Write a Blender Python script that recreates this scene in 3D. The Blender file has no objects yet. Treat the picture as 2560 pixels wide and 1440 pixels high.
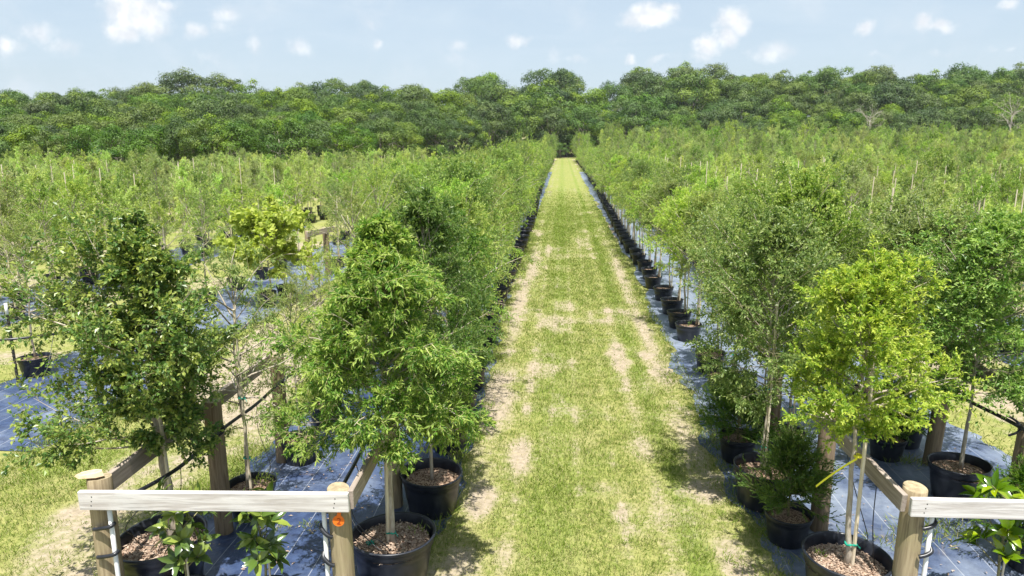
import bpy, math, random
import numpy as np
from mathutils import Vector, Matrix
R = math.radians
SC = bpy.context.scene
COL = SC.collection
rng = np.random.default_rng(7)
random.seed(7)

# ------------------------------------------------------------------ camera
CAM_H = 3.7
PITCH, YAW = R(12.005), R(4.162)
cam_d = bpy.data.cameras.new('camera')
cam_d.sensor_width = 36.0
cam_d.lens = 36.0 * 1707.0 / 2560.0
cam_d.clip_end = 6000
cam = bpy.data.objects.new('camera', cam_d)
COL.objects.link(cam)
cam.location = (0, 0, CAM_H)
cam.rotation_euler = (R(90) - PITCH, 0, YAW)
SC.camera = cam

# ------------------------------------------------------------------ light
SUN = Vector((0.05, -0.36, 1.0)).normalized()          # towards the sun
SUN_EL = math.asin(SUN.z)
SUN_ROT = math.atan2(SUN.x, SUN.y)
sun_d = bpy.data.lights.new('sun', 'SUN')
sun_d.energy = 5.0
sun_d.angle = R(0.55)
sun_d.color = (1.0, 0.965, 0.90)
sun = bpy.data.objects.new('sun', sun_d)
COL.objects.link(sun)
sun.rotation_euler = SUN.to_track_quat('Z', 'Y').to_euler()
SC.view_settings.view_transform = 'Standard'
SC.view_settings.look = 'None'
SC.view_settings.gamma = 1.0
SC.view_settings.use_curve_mapping = False
SC.view_settings.exposure = 0.95


def pix_dir(x, y):
    """direction of a pixel of the 2560 px photograph (authoring aid for the clouds)"""
    h = Vector((-math.sin(YAW), math.cos(YAW), 0)); r = Vector((math.cos(YAW), math.sin(YAW), 0))
    fw = h * math.cos(PITCH) - Vector((0, 0, 1)) * math.sin(PITCH)
    u = h * math.sin(PITCH) + Vector((0, 0, 1)) * math.cos(PITCH)
    return (fw * 1707.0 + r * (x - 1280) - u * (y - 720)).normalized()


class NT:
    """tiny helper for building node trees"""
    def __init__(s, tree):
        s.t = tree
    def n(s, kind, ins=None, **props):
        nd = s.t.nodes.new(kind)
        for k, v in props.items():
            setattr(nd, k, v)
        for k, v in (ins or {}).items():
            sock = nd.inputs[k]
            if isinstance(v, bpy.types.NodeSocket):
                s.t.links.new(v, sock)
            else:
                sock.default_value = v
        return nd
    def math(s, op, a, b=0.0, c=0.0, clamp=False):
        return s.n('ShaderNodeMath', {0: a, 1: b, 2: c}, operation=op, use_clamp=clamp).outputs[0]
    def mix(s, f, a, b, blend='MIX'):
        nd = s.n('ShaderNodeMix', None, data_type='RGBA', blend_type=blend)
        for i, v in ((0, f), (6, a), (7, b)):
            if isinstance(v, bpy.types.NodeSocket):
                s.t.links.new(v, nd.inputs[i])
            else:
                nd.inputs[i].default_value = v if i == 0 else ((*v, 1.0) if len(v) == 3 else v)
        return nd.outputs[2]
    def ramp(s, f, lo, hi):
        nd = s.n('ShaderNodeMapRange', {0: f, 1: lo, 2: hi, 3: 0.0, 4: 1.0}, interpolation_type='SMOOTHSTEP')
        return nd.outputs[0]
    def noise(s, vec, scale, detail=4.0, rough=0.55, dist=0.0):
        nd = s.n('ShaderNodeTexNoise', {'Scale': scale, 'Detail': detail, 'Roughness': rough, 'Distortion': dist})
        if vec is not None:
            s.t.links.new(vec, nd.inputs['Vector'])
        return nd.outputs[0]
    def link(s, a, b):
        s.t.links.new(a, b)


# ------------------------------------------------------------------ sky
world = bpy.data.worlds.new('World')
SC.world = world
world.use_nodes = True
wt = world.node_tree
wt.nodes.clear()
N = NT(wt)
sky = N.n('ShaderNodeTexSky', sky_type='NISHITA', sun_disc=False)
sky.sun_elevation = SUN_EL
sky.sun_rotation = SUN_ROT
sky.altitude = 100
sky.air_density = 1.0
sky.dust_density = 2.2
sky.ozone_density = 1.2
tc = N.n('ShaderNodeTexCoord')
dvec = tc.outputs['Generated']
sep = N.n('ShaderNodeSeparateXYZ', {0: dvec})
ysafe = N.math('MAXIMUM', sep.outputs[1], 0.05)
U = N.math('DIVIDE', sep.outputs[0], ysafe)
V = N.math('DIVIDE', sep.outputs[2], ysafe)
uv = N.n('ShaderNodeCombineXYZ', {0: U, 1: V, 2: 0.0}).outputs[0]
nz1 = N.n('ShaderNodeTexNoise', {'Vector': uv, 'Scale': 17.0, 'Detail': 7.0, 'Roughness': 0.6}).outputs[1]
warp = N.n('ShaderNodeVectorMath', {0: nz1, 1: (0.5, 0.5, 0.5)}, operation='SUBTRACT').outputs[0]
warp = N.n('ShaderNodeVectorMath', {0: warp, 1: (0.055, 0.045, 0.0)}, operation='MULTIPLY').outputs[0]
uvw = N.n('ShaderNodeVectorMath', {0: uv, 1: warp}, operation='ADD').outputs[0]
# cumulus puffs: photo pixel centre, half width, half height, strength
PUFFS = [(345, 35, 75, 48, 1.0), (300, 80, 45, 30, .9), (415, 10, 30, 20, .7), (25, 118, 34, 24, .75), (95, 78, 50, 26, .55),
         (160, 112, 45, 24, .45), (560, 30, 40, 26, .55), (490, 82, 28, 24, .6), (545, 60, 30, 22, .4), (745, 122, 40, 24, .55), (632, 105, 20, 26, .45),
         (520, 145, 50, 20, .3), (945, 106, 16, 12, .6), (925, 60, 18, 14, .4), (1148, 104, 22, 16, .55), (1140, 140, 30, 22, .3),
         (1300, 98, 30, 15, .6), (1625, 40, 60, 26, 1.0), (1660, 20, 28, 16, .8), (1830, 52, 38, 30, 1.0), (1812, 95, 26, 24, .9), (1770, 122, 34, 26, .9), (1755, 150, 40, 14, .5),
         (1930, 122, 55, 22, .6), (1575, 145, 18, 12, .6), (1650, 142, 30, 12, .45), (1440, 147, 25, 12, .4), (1380, 142, 20, 18, .35), (2172, 64, 24, 18, .75),
         (2300, 50, 26, 22, .8), (2345, 62, 44, 14, .75), (2520, 8, 34, 14, .7), (2530, 124, 18, 12, .4), (2190, 140, 30, 12, .3), (2350, 132, 40, 12, .3), (2480, 128, 24, 12, .35)]
acc = None
for (cx, cy, hx, hy, st) in PUFFS:
    d0 = pix_dir(cx, cy); dx = pix_dir(cx + 1.3 * hx, cy); dy = pix_dir(cx, cy - 1.3 * hy)
    c = (d0.x / d0.y, d0.z / d0.y, 0.0)
    su = 1.0 / abs(dx.x / dx.y - c[0]); sv = 1.0 / abs(dy.z / dy.y - c[1])
    q = N.n('ShaderNodeVectorMath', {0: uvw, 1: c}, operation='SUBTRACT').outputs[0]
    q = N.n('ShaderNodeVectorMath', {0: q, 1: (su, sv, 0.0)}, operation='MULTIPLY').outputs[0]
    ln = N.n('ShaderNodeVectorMath', {0: q}, operation='LENGTH').outputs['Value']
    b = N.math('MULTIPLY', N.math('SUBTRACT', 1.25, ln, clamp=True), st)
    acc = b if acc is None else N.math('MAXIMUM', acc, b)
fine = N.noise(uv, 60.0, 6.0, 0.6)
puff = N.ramp(N.math('ADD', acc, N.math('MULTIPLY', N.math('SUBTRACT', fine, 0.5), 0.62)), 0.10, 0.88)
wv = N.n('ShaderNodeVectorMath', {0: uv, 1: (1.6, 7.0, 1.0)}, operation='MULTIPLY').outputs[0]
wisp = N.ramp(N.noise(wv, 2.6, 7.0, 0.62, 0.9), 0.34, 0.80)
soft = N.ramp(N.noise(uv, 7.5, 7.0, 0.62, 0.3), 0.48, 0.82)
skyc = N.mix(N.math('MULTIPLY_ADD', wisp, 0.22, 0.62), sky.outputs[0], (4.1, 4.85, 5.5))
skyc = N.mix(N.math('MULTIPLY', soft, 0.6), skyc, (4.9, 5.3, 5.7))
shade = N.ramp(N.noise(uv, 34.0, 4.0, 0.55), 0.35, 0.7)
skyc = N.mix(N.math('MULTIPLY', puff, 1.0), skyc, N.mix(shade, (5.1, 5.35, 5.7), (6.6, 6.7, 6.75)))
bg = N.n('ShaderNodeBackground', {'Color': skyc, 'Strength': 0.088})
wo = N.n('ShaderNodeOutputWorld')
N.link(bg.outputs[0], wo.inputs[0])


# ------------------------------------------------------------------ numeric helpers
def unit(v):
    return v / np.maximum(np.linalg.norm(v, axis=-1, keepdims=True), 1e-9)


def vnoise(x, y, seed=0):
    """smooth 2-d value noise in 0..1"""
    xi = np.floor(x).astype(np.int64); yi = np.floor(y).astype(np.int64)
    fx = x - xi; fy = y - yi
    fx = fx * fx * (3 - 2 * fx); fy = fy * fy * (3 - 2 * fy)
    def hsh(a, b):
        h = (a * 374761393 + b * 668265263 + seed * 974711) & 0x7fffffff
        h = ((h ^ (h >> 13)) * 1274126177) & 0x7fffffff
        return ((h ^ (h >> 16)) & 0xffff) / 65535.0
    a = hsh(xi, yi); b = hsh(xi + 1, yi); c = hsh(xi, yi + 1); d = hsh(xi + 1, yi + 1)
    return (a * (1 - fx) + b * fx) * (1 - fy) + (c * (1 - fx) + d * fx) * fy


def fbm(x, y, seed=0, octv=4):
    s = 0; a = 1.0; t = 0
    for i in range(octv):
        s = s + a * vnoise(x * 2 ** i, y * 2 ** i, seed + i * 17); t += a; a *= 0.55
    return s / t


def sstep(v, a, b):
    t = np.clip((v - a) / (b - a), 0, 1)
    return t * t * (3 - 2 * t)


class Geo:
    """collects verts, faces (tri or quad), a tint attribute and material slots"""
    def __init__(s):
        s.v = []; s.f = []; s.t = []; s.m = []; s.nv = 0; s.sm = []
    def add(s, verts, faces, tint=None, mat=0, smooth=False):
        verts = np.asarray(verts, dtype=np.float32).reshape(-1, 3)
        if tint is None:
            tint = np.zeros((len(verts), 2), np.float32)
        s.v.append(verts); s.t.append(np.asarray(tint, np.float32))
        faces = np.asarray(faces, dtype=np.int64)
        s.f.append(faces + s.nv)
        s.m.append(np.full(len(faces), mat, np.int32)); s.sm.append(np.full(len(faces), smooth, bool))
        s.nv += len(verts)
    def mesh(s, name, mats):
        me = bpy.data.meshes.new(name)
        if s.nv:
            V_ = np.concatenate(s.v); T_ = np.concatenate(s.t)
            sizes = np.concatenate([np.full(len(f), f.shape[1], np.int32) for f in s.f])
            loops = np.concatenate([f.ravel() for f in s.f]).astype(np.int32)
            me.vertices.add(len(V_)); me.vertices.foreach_set('co', V_.ravel())
            me.loops.add(len(loops)); me.loops.foreach_set('vertex_index', loops)
            me.polygons.add(len(sizes))
            st = np.concatenate([[0], np.cumsum(sizes)[:-1]]).astype(np.int32)
            me.polygons.foreach_set('loop_start', st)
            me.polygons.foreach_set('loop_total', sizes)
            me.polygons.foreach_set('material_index', np.concatenate(s.m))
            me.polygons.foreach_set('use_smooth', np.concatenate(s.sm))
            at = me.attributes.new('tint', 'FLOAT_COLOR', 'POINT')
            c4 = np.zeros((len(V_), 4), np.float32); c4[:, :2] = T_; c4[:, 3] = 1
            at.data.foreach_set('color', c4.ravel())
        for m in (mats if isinstance(mats, (list, tuple)) else [mats]):
            me.materials.append(m)
        me.update(calc_edges=True)
        return me
    # ---- shapes
    def tubes(s, P, r0, r1, sides=3, mat=0, smooth=True, tint=None, power=1.0):
        P = np.asarray(P, float)
        if P.ndim == 2:
            P = P[None]
        n, k, _ = P.shape
        r0 = np.broadcast_to(np.asarray(r0, float), (n,)); r1 = np.broadcast_to(np.asarray(r1, float), (n,))
        T = np.empty_like(P); T[:, 1:-1] = P[:, 2:] - P[:, :-2]; T[:, 0] = P[:, 1] - P[:, 0]; T[:, -1] = P[:, -1] - P[:, -2]
        T = unit(T)
        mean = np.abs(unit(P[:, -1] - P[:, 0])); ref = np.eye(3)[np.argmin(mean, axis=1)][:, None, :]
        A = unit(np.cross(T, ref)); B = np.cross(T, A)
        t = np.linspace(0, 1, k)[None, :] ** power
        rad = r0[:, None] * (1 - t) + r1[:, None] * t
        an = np.arange(sides) / sides * 2 * np.pi
        ring = A[:, :, None, :] * np.cos(an)[None, None, :, None] + B[:, :, None, :] * np.sin(an)[None, None, :, None]
        Vv = P[:, :, None, :] + ring * rad[:, :, None, None]
        idx = np.arange(n * k * sides).reshape(n, k, sides)
        a = idx[:, :-1, :]; b = np.roll(a, -1, axis=2); d = idx[:, 1:, :]; c = np.roll(d, -1, axis=2)
        F = np.stack([a, b, c, d], -1).reshape(-1, 4)
        tt = None
        if tint is not None:
            tt = np.tile(np.asarray(tint, np.float32), (n * k * sides, 1))
        base = s.nv
        s.add(Vv.reshape(-1, 3), F, tt, mat, smooth)
        if sides >= 5:                                     # close both ends
            caps = np.concatenate([idx[:, 0, ::-1], idx[:, -1, :]]) + base
            s.f.append(caps); s.m.append(np.full(len(caps), mat, np.int32)); s.sm.append(np.zeros(len(caps), bool))
    def lathe(s, prof, sides=40, mat=0, smooth=True, centre=(0, 0), wob=0.0, seed=0):
        prof = np.asarray(prof, float); k = len(prof)
        an = np.arange(sides) / sides * 2 * np.pi
        rr = np.ones(sides)
        if wob:
            rr = 1 + wob * (np.sin(2 * an + seed) + 0.5 * np.sin(3 * an + 2.1 * seed))
        Vv = np.empty((k, sides, 3))
        Vv[..., 0] = prof[:, 0, None] * rr * np.cos(an) + centre[0]
        Vv[..., 1] = prof[:, 0, None] * rr * np.sin(an) + centre[1]
        Vv[..., 2] = prof[:, 1, None]
        idx = np.arange(k * sides).reshape(k, sides)
        a = idx[:-1]; b = np.roll(a, -1, 1); d = idx[1:]; c = np.roll(d, -1, 1)
        s.add(Vv.reshape(-1, 3), np.stack([a, b, c, d], -1).reshape(-1, 4), None, mat, smooth)
    def box(s, lo, hi, mat=0, bev=0.004, rot=None, at=(0, 0, 0)):
        lo = np.asarray(lo, float); hi = np.asarray(hi, float); c = (lo + hi) / 2; h = (hi - lo) / 2
        b = min(bev, h.min() * 0.45)
        vs = []; ids = {}
        for sx in (-1, 1):
            for sy in (-1, 1):
                for sz in (-1, 1):
                    for ax in range(3):
                        p = np.array([sx, sy, sz]) * h
                        for q in range(3):
                            if q != ax:
                                p[q] -= np.sign(p[q]) * b
                        ids[(sx, sy, sz, ax)] = len(vs); vs.append(p + c)
        vs = np.array(vs)
        quads = []; tris = []
        def outward(ix):
            P = vs[ix]; nrm = np.cross(P[1] - P[0], P[2] - P[0]); return ix if np.dot(nrm, P.mean(0) - c) > 0 else ix[::-1]
        for ax in range(3):
            o = [q for q in range(3) if q != ax]
            for sg in (-1, 1):
                q = []
                for (u, v) in ((-1, -1), (1, -1), (1, 1), (-1, 1)):
                    k = [0, 0, 0]; k[ax] = sg; k[o[0]] = u; k[o[1]] = v; q.append(ids[(*k, ax)])
                quads.append(outward(q))
            for u in (-1, 1):
                for v in (-1, 1):
                    k0 = [0, 0, 0]; k1 = [0, 0, 0]; k0[ax] = -1; k1[ax] = 1; k0[o[0]] = k1[o[0]] = u; k0[o[1]] = k1[o[1]] = v
                    quads.append(outward([ids[(*k0, o[0])], ids[(*k1, o[0])], ids[(*k1, o[1])], ids[(*k0, o[1])]]))
        for sx in (-1, 1):
            for sy in (-1, 1):
                for sz in (-1, 1):
                    tris.append(outward([ids[(sx, sy, sz, a)] for a in range(3)]))
        if rot is not None:
            vs = vs @ np.array(rot.to_3x3()).T
        vs = vs + np.asarray(at)
        n0 = s.nv
        s.add(vs, quads, None, mat)
        s.f.append(np.asarray(tris) + n0); s.m.append(np.full(8, mat, np.int32)); s.sm.append(np.zeros(8, bool))
    def leaves(s, P, D, Nn, L, W, rnd, tip, fold=0.25, mat=0):
        """one folded rhombus per leaf"""
        D = unit(D); S = unit(np.cross(D, Nn)); Nn = np.cross(S, D)
        L = np.broadcast_to(L, (len(P),))[:, None]; W = np.broadcast_to(W, (len(P),))[:, None]
        m = P + D * L * 0.48
        Vv = np.stack([P, m + S * W * 0.5 + Nn * W * fold, P + D * L - Nn * L * 0.08, m - S * W * 0.5 + Nn * W * fold], 1)
        n = len(P); F = np.arange(n * 4).reshape(n, 4)
        t = np.stack([rnd, tip], 1); t = np.repeat(t, 4, axis=0)
        s.add(Vv.reshape(-1, 3), F, t, mat)


def grow(base, d, length, K, wander, droop, rg, up=0.0):
    """bundles of curved shoots: base[n,3], d[n,3], length[n] -> points[n,K+1,3]"""
    n = len(base); P = np.empty((n, K + 1, 3)); P[:, 0] = base; d = unit(np.array(d, float)); st = np.asarray(length)[:, None] / K
    droop = np.broadcast_to(np.asarray(droop, float), (n,))
    for k in range(K):
        P[:, k + 1] = P[:, k] + d * st
        d = d + rg.normal(0, wander, (n, 3)); d[:, 2] += up - droop * (k + 1) / K
        d = unit(d)
    return P


def along(P, s):
    """points and directions at fraction s (n,m) of the shoots P(n,k,3)"""
    n, k, _ = P.shape; x = np.clip(s, 0, 0.9999) * (k - 1); i = np.floor(x).astype(int); f = (x - i)[..., None]
    r = np.arange(n)[:, None]
    A = P[r, i]; B = P[r, i + 1]
    return A * (1 - f) + B * f, unit(B - A)


def spread(d, ang, rg, flat=0.0):
    """turn directions d away from themselves by ang in a random plane"""
    q = rg.normal(0, 1, d.shape); q[..., 2] *= (1 - flat)
    q = unit(q - d * np.sum(q * d, -1, keepdims=True))
    a = np.broadcast_to(np.asarray(ang, float), d.shape[:-1])[..., None]
    return d * np.cos(a) + q * np.sin(a)


def obj(name, me, parent=None, loc=None):
    o = bpy.data.objects.new(name, me)
    COL.objects.link(o)
    if parent is not None:
        o.parent = parent
    if loc is not None:
        o.location = loc
    return o


def tag(o, label=None, cat=None, group=None, kind=None):
    for k, v in (('label', label), ('category', cat), ('group', group), ('kind', kind)):
        if v:
            o[k] = v
    return o


def empty(name, loc, rz=0.0, label=None, cat=None, group=None):
    o = bpy.data.objects.new(name, None)
    o.empty_display_size = 0.2
    COL.objects.link(o); o.location = loc; o.rotation_euler = (0, 0, rz)
    return tag(o, label, cat, group)


# ------------------------------------------------------------------ materials
def new_mat(name):
    m = bpy.data.materials.new(name); m.use_nodes = True; m.node_tree.nodes.clear()
    return m, NT(m.node_tree)


def finish(m, n, shader, disp=None):
    o = n.n('ShaderNodeOutputMaterial')
    n.link(shader, o.inputs[0])
    return m


def leaf_mat(name, dark, mid, tip, var=0.25, hue=0.02, rough=0.5, trans=0.45, spec=0.35):
    m, n = new_mat(name)
    at = n.n('ShaderNodeAttribute', attribute_name='tint')
    sp = n.n('ShaderNodeSeparateColor', {0: at.outputs[0]})
    col = n.mix(sp.outputs[0], dark, mid)
    col = n.mix(sp.outputs[1], col, tip)
    oi = n.n('ShaderNodeObjectInfo').outputs['Random']
    oi2 = n.math('FRACT', n.math('MULTIPLY', oi, 7.31))
    hsv = n.n('ShaderNodeHueSaturation', {'Hue': n.math('MULTIPLY_ADD', oi, 2 * hue, 0.5 - hue), 'Saturation': n.math('MULTIPLY_ADD', oi2, 0.24, 0.86),
                                          'Value': n.math('MULTIPLY_ADD', oi2, 2 * var, 1.0 - var), 'Color': col})
    c = hsv.outputs[0]
    pb = n.n('ShaderNodeBsdfPrincipled', {'Base Color': c, 'Roughness': rough, 'Specular IOR Level': spec})
    tr = n.n('ShaderNodeBsdfTranslucent', {'Color': n.mix(1.0, c, (1.25, 1.3, 0.7), 'MULTIPLY')})
    mx = n.n('ShaderNodeMixShader', {0: trans, 1: pb.outputs[0], 2: tr.outputs[0]})
    return finish(m, n, mx.outputs[0])


def simple_mat(name, c1, c2, scale=(1, 1, 1), nscale=8.0, rough=0.7, spec=0.3, bump=0.0, lo=0.35, hi=0.65, detail=6.0, extra=None, coords='Object'):
    m, n = new_mat(name)
    tcn = n.n('ShaderNodeTexCoord').outputs[coords]
    v = n.n('ShaderNodeVectorMath', {0: tcn, 1: scale}, operation='MULTIPLY').outputs[0]
    f = n.noise(v, nscale, detail, 0.6)
    col = n.mix(n.ramp(f, lo, hi), c1, c2)
    if extra:
        col = extra(n, tcn, col)
    pb = n.n('ShaderNodeBsdfPrincipled', {'Base Color': col, 'Roughness': rough, 'Specular IOR Level': spec})
    if bump:
        b = n.n('ShaderNodeBump', {'Strength': bump, 'Distance': 0.02, 'Height': f})
        n.link(b.outputs[0], pb.inputs['Normal'])
    return finish(m, n, pb.outputs[0])


M = {}
M['fine'] = leaf_mat('fine_leaf_green', (0.11, 0.20, 0.034), (0.32, 0.44, 0.10), (0.56, 0.61, 0.19), 0.27, 0.016, trans=0.45)
M['hero_fine'] = leaf_mat('weeping_leaf_green', (0.048, 0.135, 0.016), (0.195, 0.345, 0.048), (0.48, 0.55, 0.13), 0.05, 0.004, trans=0.40)
M['pale'] = leaf_mat('pale_field_green', (0.235, 0.325, 0.095), (0.46, 0.545, 0.20), (0.60, 0.63, 0.30), 0.30, 0.022, trans=0.48)
M['dark'] = leaf_mat('dark_narrow_leaf', (0.055, 0.120, 0.028), (0.13, 0.225, 0.058), (0.27, 0.36, 0.10), 0.2, 0.012, rough=0.38)
M['oak'] = leaf_mat('oak_leaf_green', (0.06, 0.13, 0.024), (0.225, 0.345, 0.075), (0.46, 0.54, 0.17), 0.18, 0.014, rough=0.40, trans=0.40)
M['round'] = leaf_mat('round_leaf_green', (0.038, 0.115, 0.015), (0.165, 0.305, 0.045), (0.48, 0.52, 0.08), 0.04, 0.004, rough=0.38, spec=0.5, trans=0.38)
M['yellow'] = leaf_mat('yellow_green_leaf', (0.12, 0.23, 0.018), (0.33, 0.465, 0.042), (0.60, 0.63, 0.10), 0.04, 0.004, trans=0.45)
M['redbud'] = leaf_mat('lime_heart_leaf', (0.22, 0.32, 0.03), (0.43, 0.51, 0.065), (0.58, 0.60, 0.14), 0.04, 0.004, trans=0.48)
M['magnolia'] = leaf_mat('glossy_magnolia_leaf', (0.05, 0.11, 0.012), (0.11, 0.18, 0.018), (0.26, 0.33, 0.03), 0.05, 0.004, rough=0.2, trans=0.2, spec=0.6)
M['juniper'] = leaf_mat('juniper_green', (0.035, 0.09, 0.015), (0.085, 0.175, 0.026), (0.19, 0.28, 0.045), 0.15, 0.012)
M['wood_a'] = leaf_mat('woodland_green', (0.032, 0.080, 0.006), (0.125, 0.195, 0.014), (0.27, 0.325, 0.034), 0.28, 0.009, trans=0.14)
M['wood_b'] = leaf_mat('woodland_deep_green', (0.024, 0.066, 0.007), (0.080, 0.15, 0.016), (0.19, 0.255, 0.036), 0.24, 0.009, trans=0.14)
M['blade'] = leaf_mat('grass_blade', (0.12, 0.18, 0.028), (0.21, 0.275, 0.048), (0.37, 0.34, 0.165), 0.0, 0.0, trans=0.3)
M['bark'] = simple_mat('grey_bark', (0.30, 0.25, 0.19), (0.46, 0.41, 0.34), (1, 1, 0.3), 30, 0.85, bump=0.3)
M['twig'] = simple_mat('pale_twig', (0.16, 0.15, 0.065), (0.30, 0.28, 0.14), (1, 1, 1), 20, 0.8)
M['hero_twig'] = simple_mat('yellow_green_shoot', (0.34, 0.35, 0.13), (0.52, 0.50, 0.24), (1, 1, 1), 20, 0.7)
M['woodbark'] = simple_mat('woodland_bark', (0.10, 0.085, 0.065), (0.28, 0.25, 0.21), (1, 1, 0.25), 6, 0.9)
M['deadwood'] = simple_mat('bleached_dead_wood', (0.26, 0.23, 0.19), (0.42, 0.38, 0.33), (1, 1, 0.3), 5, 0.9)
M['stake'] = simple_mat('pale_stake_wood', (0.54, 0.45, 0.32), (0.70, 0.62, 0.48), (1, 1, 0.1), 25, 0.75)
M['bamboo'] = simple_mat('bamboo_cane', (0.40, 0.27, 0.12), (0.52, 0.38, 0.19), (1, 1, 0.2), 25, 0.55)
M['tie'] = simple_mat('green_tie_tape', (0.01, 0.22, 0.15), (0.02, 0.32, 0.22), (1, 1, 1), 30, 0.45)
M['rubber'] = simple_mat('black_rubber', (0.008, 0.009, 0.012), (0.02, 0.022, 0.028), (1, 1, 1), 12, 0.35, spec=0.5)
M['pvc'] = simple_mat('white_pvc', (0.74, 0.75, 0.76), (0.82, 0.82, 0.82), (1, 1, 1), 5, 0.35, spec=0.5)
M['orange'] = simple_mat('orange_plastic', (0.72, 0.14, 0.012), (0.82, 0.18, 0.02), (1, 1, 1), 20, 0.45)
M['tagnum'] = simple_mat('tag_numeral', (0.32, 0.05, 0.01), (0.36, 0.06, 0.012), (1, 1, 1), 20, 0.6)
M['ribbon'] = simple_mat('yellow_ribbon', (0.72, 0.66, 0.03), (0.82, 0.76, 0.05), (1, 1, 1), 20, 0.5)
M['stone'] = simple_mat('tan_stone', (0.52, 0.36, 0.22), (0.68, 0.52, 0.36), (1, 1, 1), 14, 0.9, bump=0.3)
M['steel'] = simple_mat('dark_steel_post', (0.016, 0.02, 0.018), (0.05, 0.045, 0.04), (1, 1, 1), 25, 0.6)


def _dust(n, tcn, col):
    f = n.noise(tcn, 3.2, 5, 0.65)
    f2 = n.noise(n.n('ShaderNodeVectorMath', {0: tcn, 1: (9, 9, 1.2)}, operation='MULTIPLY').outputs[0], 2.0, 4, 0.6)
    k = n.math('MULTIPLY', n.ramp(f, 0.42, 0.78), n.ramp(f2, 0.35, 0.75))
    return n.mix(n.math('MULTIPLY', k, 0.55), col, (0.11, 0.115, 0.12))


M['pot'] = simple_mat('black_nursery_pot', (0.0085, 0.0105, 0.017), (0.016, 0.019, 0.029), (1, 1, 0.5), 9, 0.36, spec=0.45, extra=_dust)


def _soil(name, dim):
    m, n = new_mat(name)
    tcn = n.n('ShaderNodeTexCoord').outputs['Object']
    v = n.n('ShaderNodeTexVoronoi', {'Vector': tcn, 'Scale': 62.0, 'Randomness': 1.0})
    s1 = n.n('ShaderNodeSeparateColor', {0: v.outputs['Color']}).outputs[0]
    col = n.mix(n.ramp(s1, 0.1, 0.9), tuple(x * dim for x in (0.10, 0.055, 0.035)), tuple(x * dim for x in (0.40, 0.29, 0.21)))
    col = n.mix(n.ramp(n.noise(tcn, 7, 4), 0.5, 0.75), col, tuple(x * dim for x in (0.15, 0.10, 0.065)))
    pb = n.n('ShaderNodeBsdfPrincipled', {'Base Color': col, 'Roughness': 0.95, 'Specular IOR Level': 0.1})
    b = n.n('ShaderNodeBump', {'Strength': 0.8, 'Distance': 0.012, 'Height': v.outputs['Distance']})
    n.link(b.outputs[0], pb.inputs['Normal'])
    return finish(m, n, pb.outputs[0])


M['soil'] = _soil('bark_chip_mulch', 1.0)
M['chip'] = simple_mat('bark_chips', (0.20, 0.12, 0.08), (0.52, 0.42, 0.33), (1, 1, 1), 40, 0.9, lo=0.3, hi=0.7)


def _wood(name, c1, c2, c3, along_axis, rough=0.85, knots=True):
    """long grained timber; grain along the given object axis"""
    m, n = new_mat(name)
    tcn = n.n('ShaderNodeTexCoord').outputs['Object']
    oi = n.n('ShaderNodeObjectInfo').outputs['Random']
    off = n.n('ShaderNodeVectorMath', {0: tcn, 1: n.n('ShaderNodeCombineXYZ', {0: n.math('MULTIPLY', oi, 7.0), 1: n.math('MULTIPLY', oi, 3.0), 2: n.math('MULTIPLY', oi, 5.0)}).outputs[0]}, operation='ADD').outputs[0]
    sc = [26.0, 26.0, 26.0]; sc[along_axis] = 1.5
    v = n.n('ShaderNodeVectorMath', {0: off, 1: tuple(sc)}, operation='MULTIPLY').outputs[0]
    g = n.noise(v, 1.0, 6, 0.65, 0.9)
    sc2 = [70.0, 70.0, 70.0]; sc2[along_axis] = 2.0
    g2 = n.noise(n.n('ShaderNodeVectorMath', {0: off, 1: tuple(sc2)}, operation='MULTIPLY').outputs[0], 1.0, 3, 0.6)
    big = n.noise(off, 2.6, 4, 0.6)
    col = n.mix(n.ramp(g, 0.35, 0.66), c1, c2)
    col = n.mix(n.math('MULTIPLY', n.ramp(big, 0.46, 0.72), 0.75), col, c3)
    col = n.mix(n.math('MULTIPLY', n.ramp(g2, 0.58, 0.72), 0.55), col, tuple(0.42 * x for x in c1))
    pb = n.n('ShaderNodeBsdfPrincipled', {'Base Color': col, 'Roughness': rough, 'Specular IOR Level': 0.2})
    b = n.n('ShaderNodeBump', {'Strength': 0.45, 'Distance': 0.006, 'Height': g})
    n.link(b.outputs[0], pb.inputs['Normal'])
    return finish(m, n, pb.outputs[0])


M['post'] = _wood('treated_round_post', (0.235, 0.18, 0.11), (0.38, 0.305, 0.195), (0.30, 0.255, 0.14), 2)
M['post_brown'] = _wood('brown_round_post', (0.15, 0.108, 0.072), (0.29, 0.22, 0.15), (0.21, 0.16, 0.10), 2)
M['posttop'] = simple_mat('sawn_post_top', (0.25, 0.20, 0.125), (0.37, 0.31, 0.20), (1, 1, 1), 26, 0.85)
M['rail_white'] = _wood('sunlit_white_rail', (0.40, 0.365, 0.345), (0.60, 0.575, 0.565), (0.56, 0.545, 0.54), 0)  # end rails whiter than the side rails: frontal sun partly put into the colour
M['rail_y'] = _wood('grey_weathered_rail', (0.24, 0.195, 0.16), (0.38, 0.32, 0.27), (0.33, 0.28, 0.25), 1)


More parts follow.
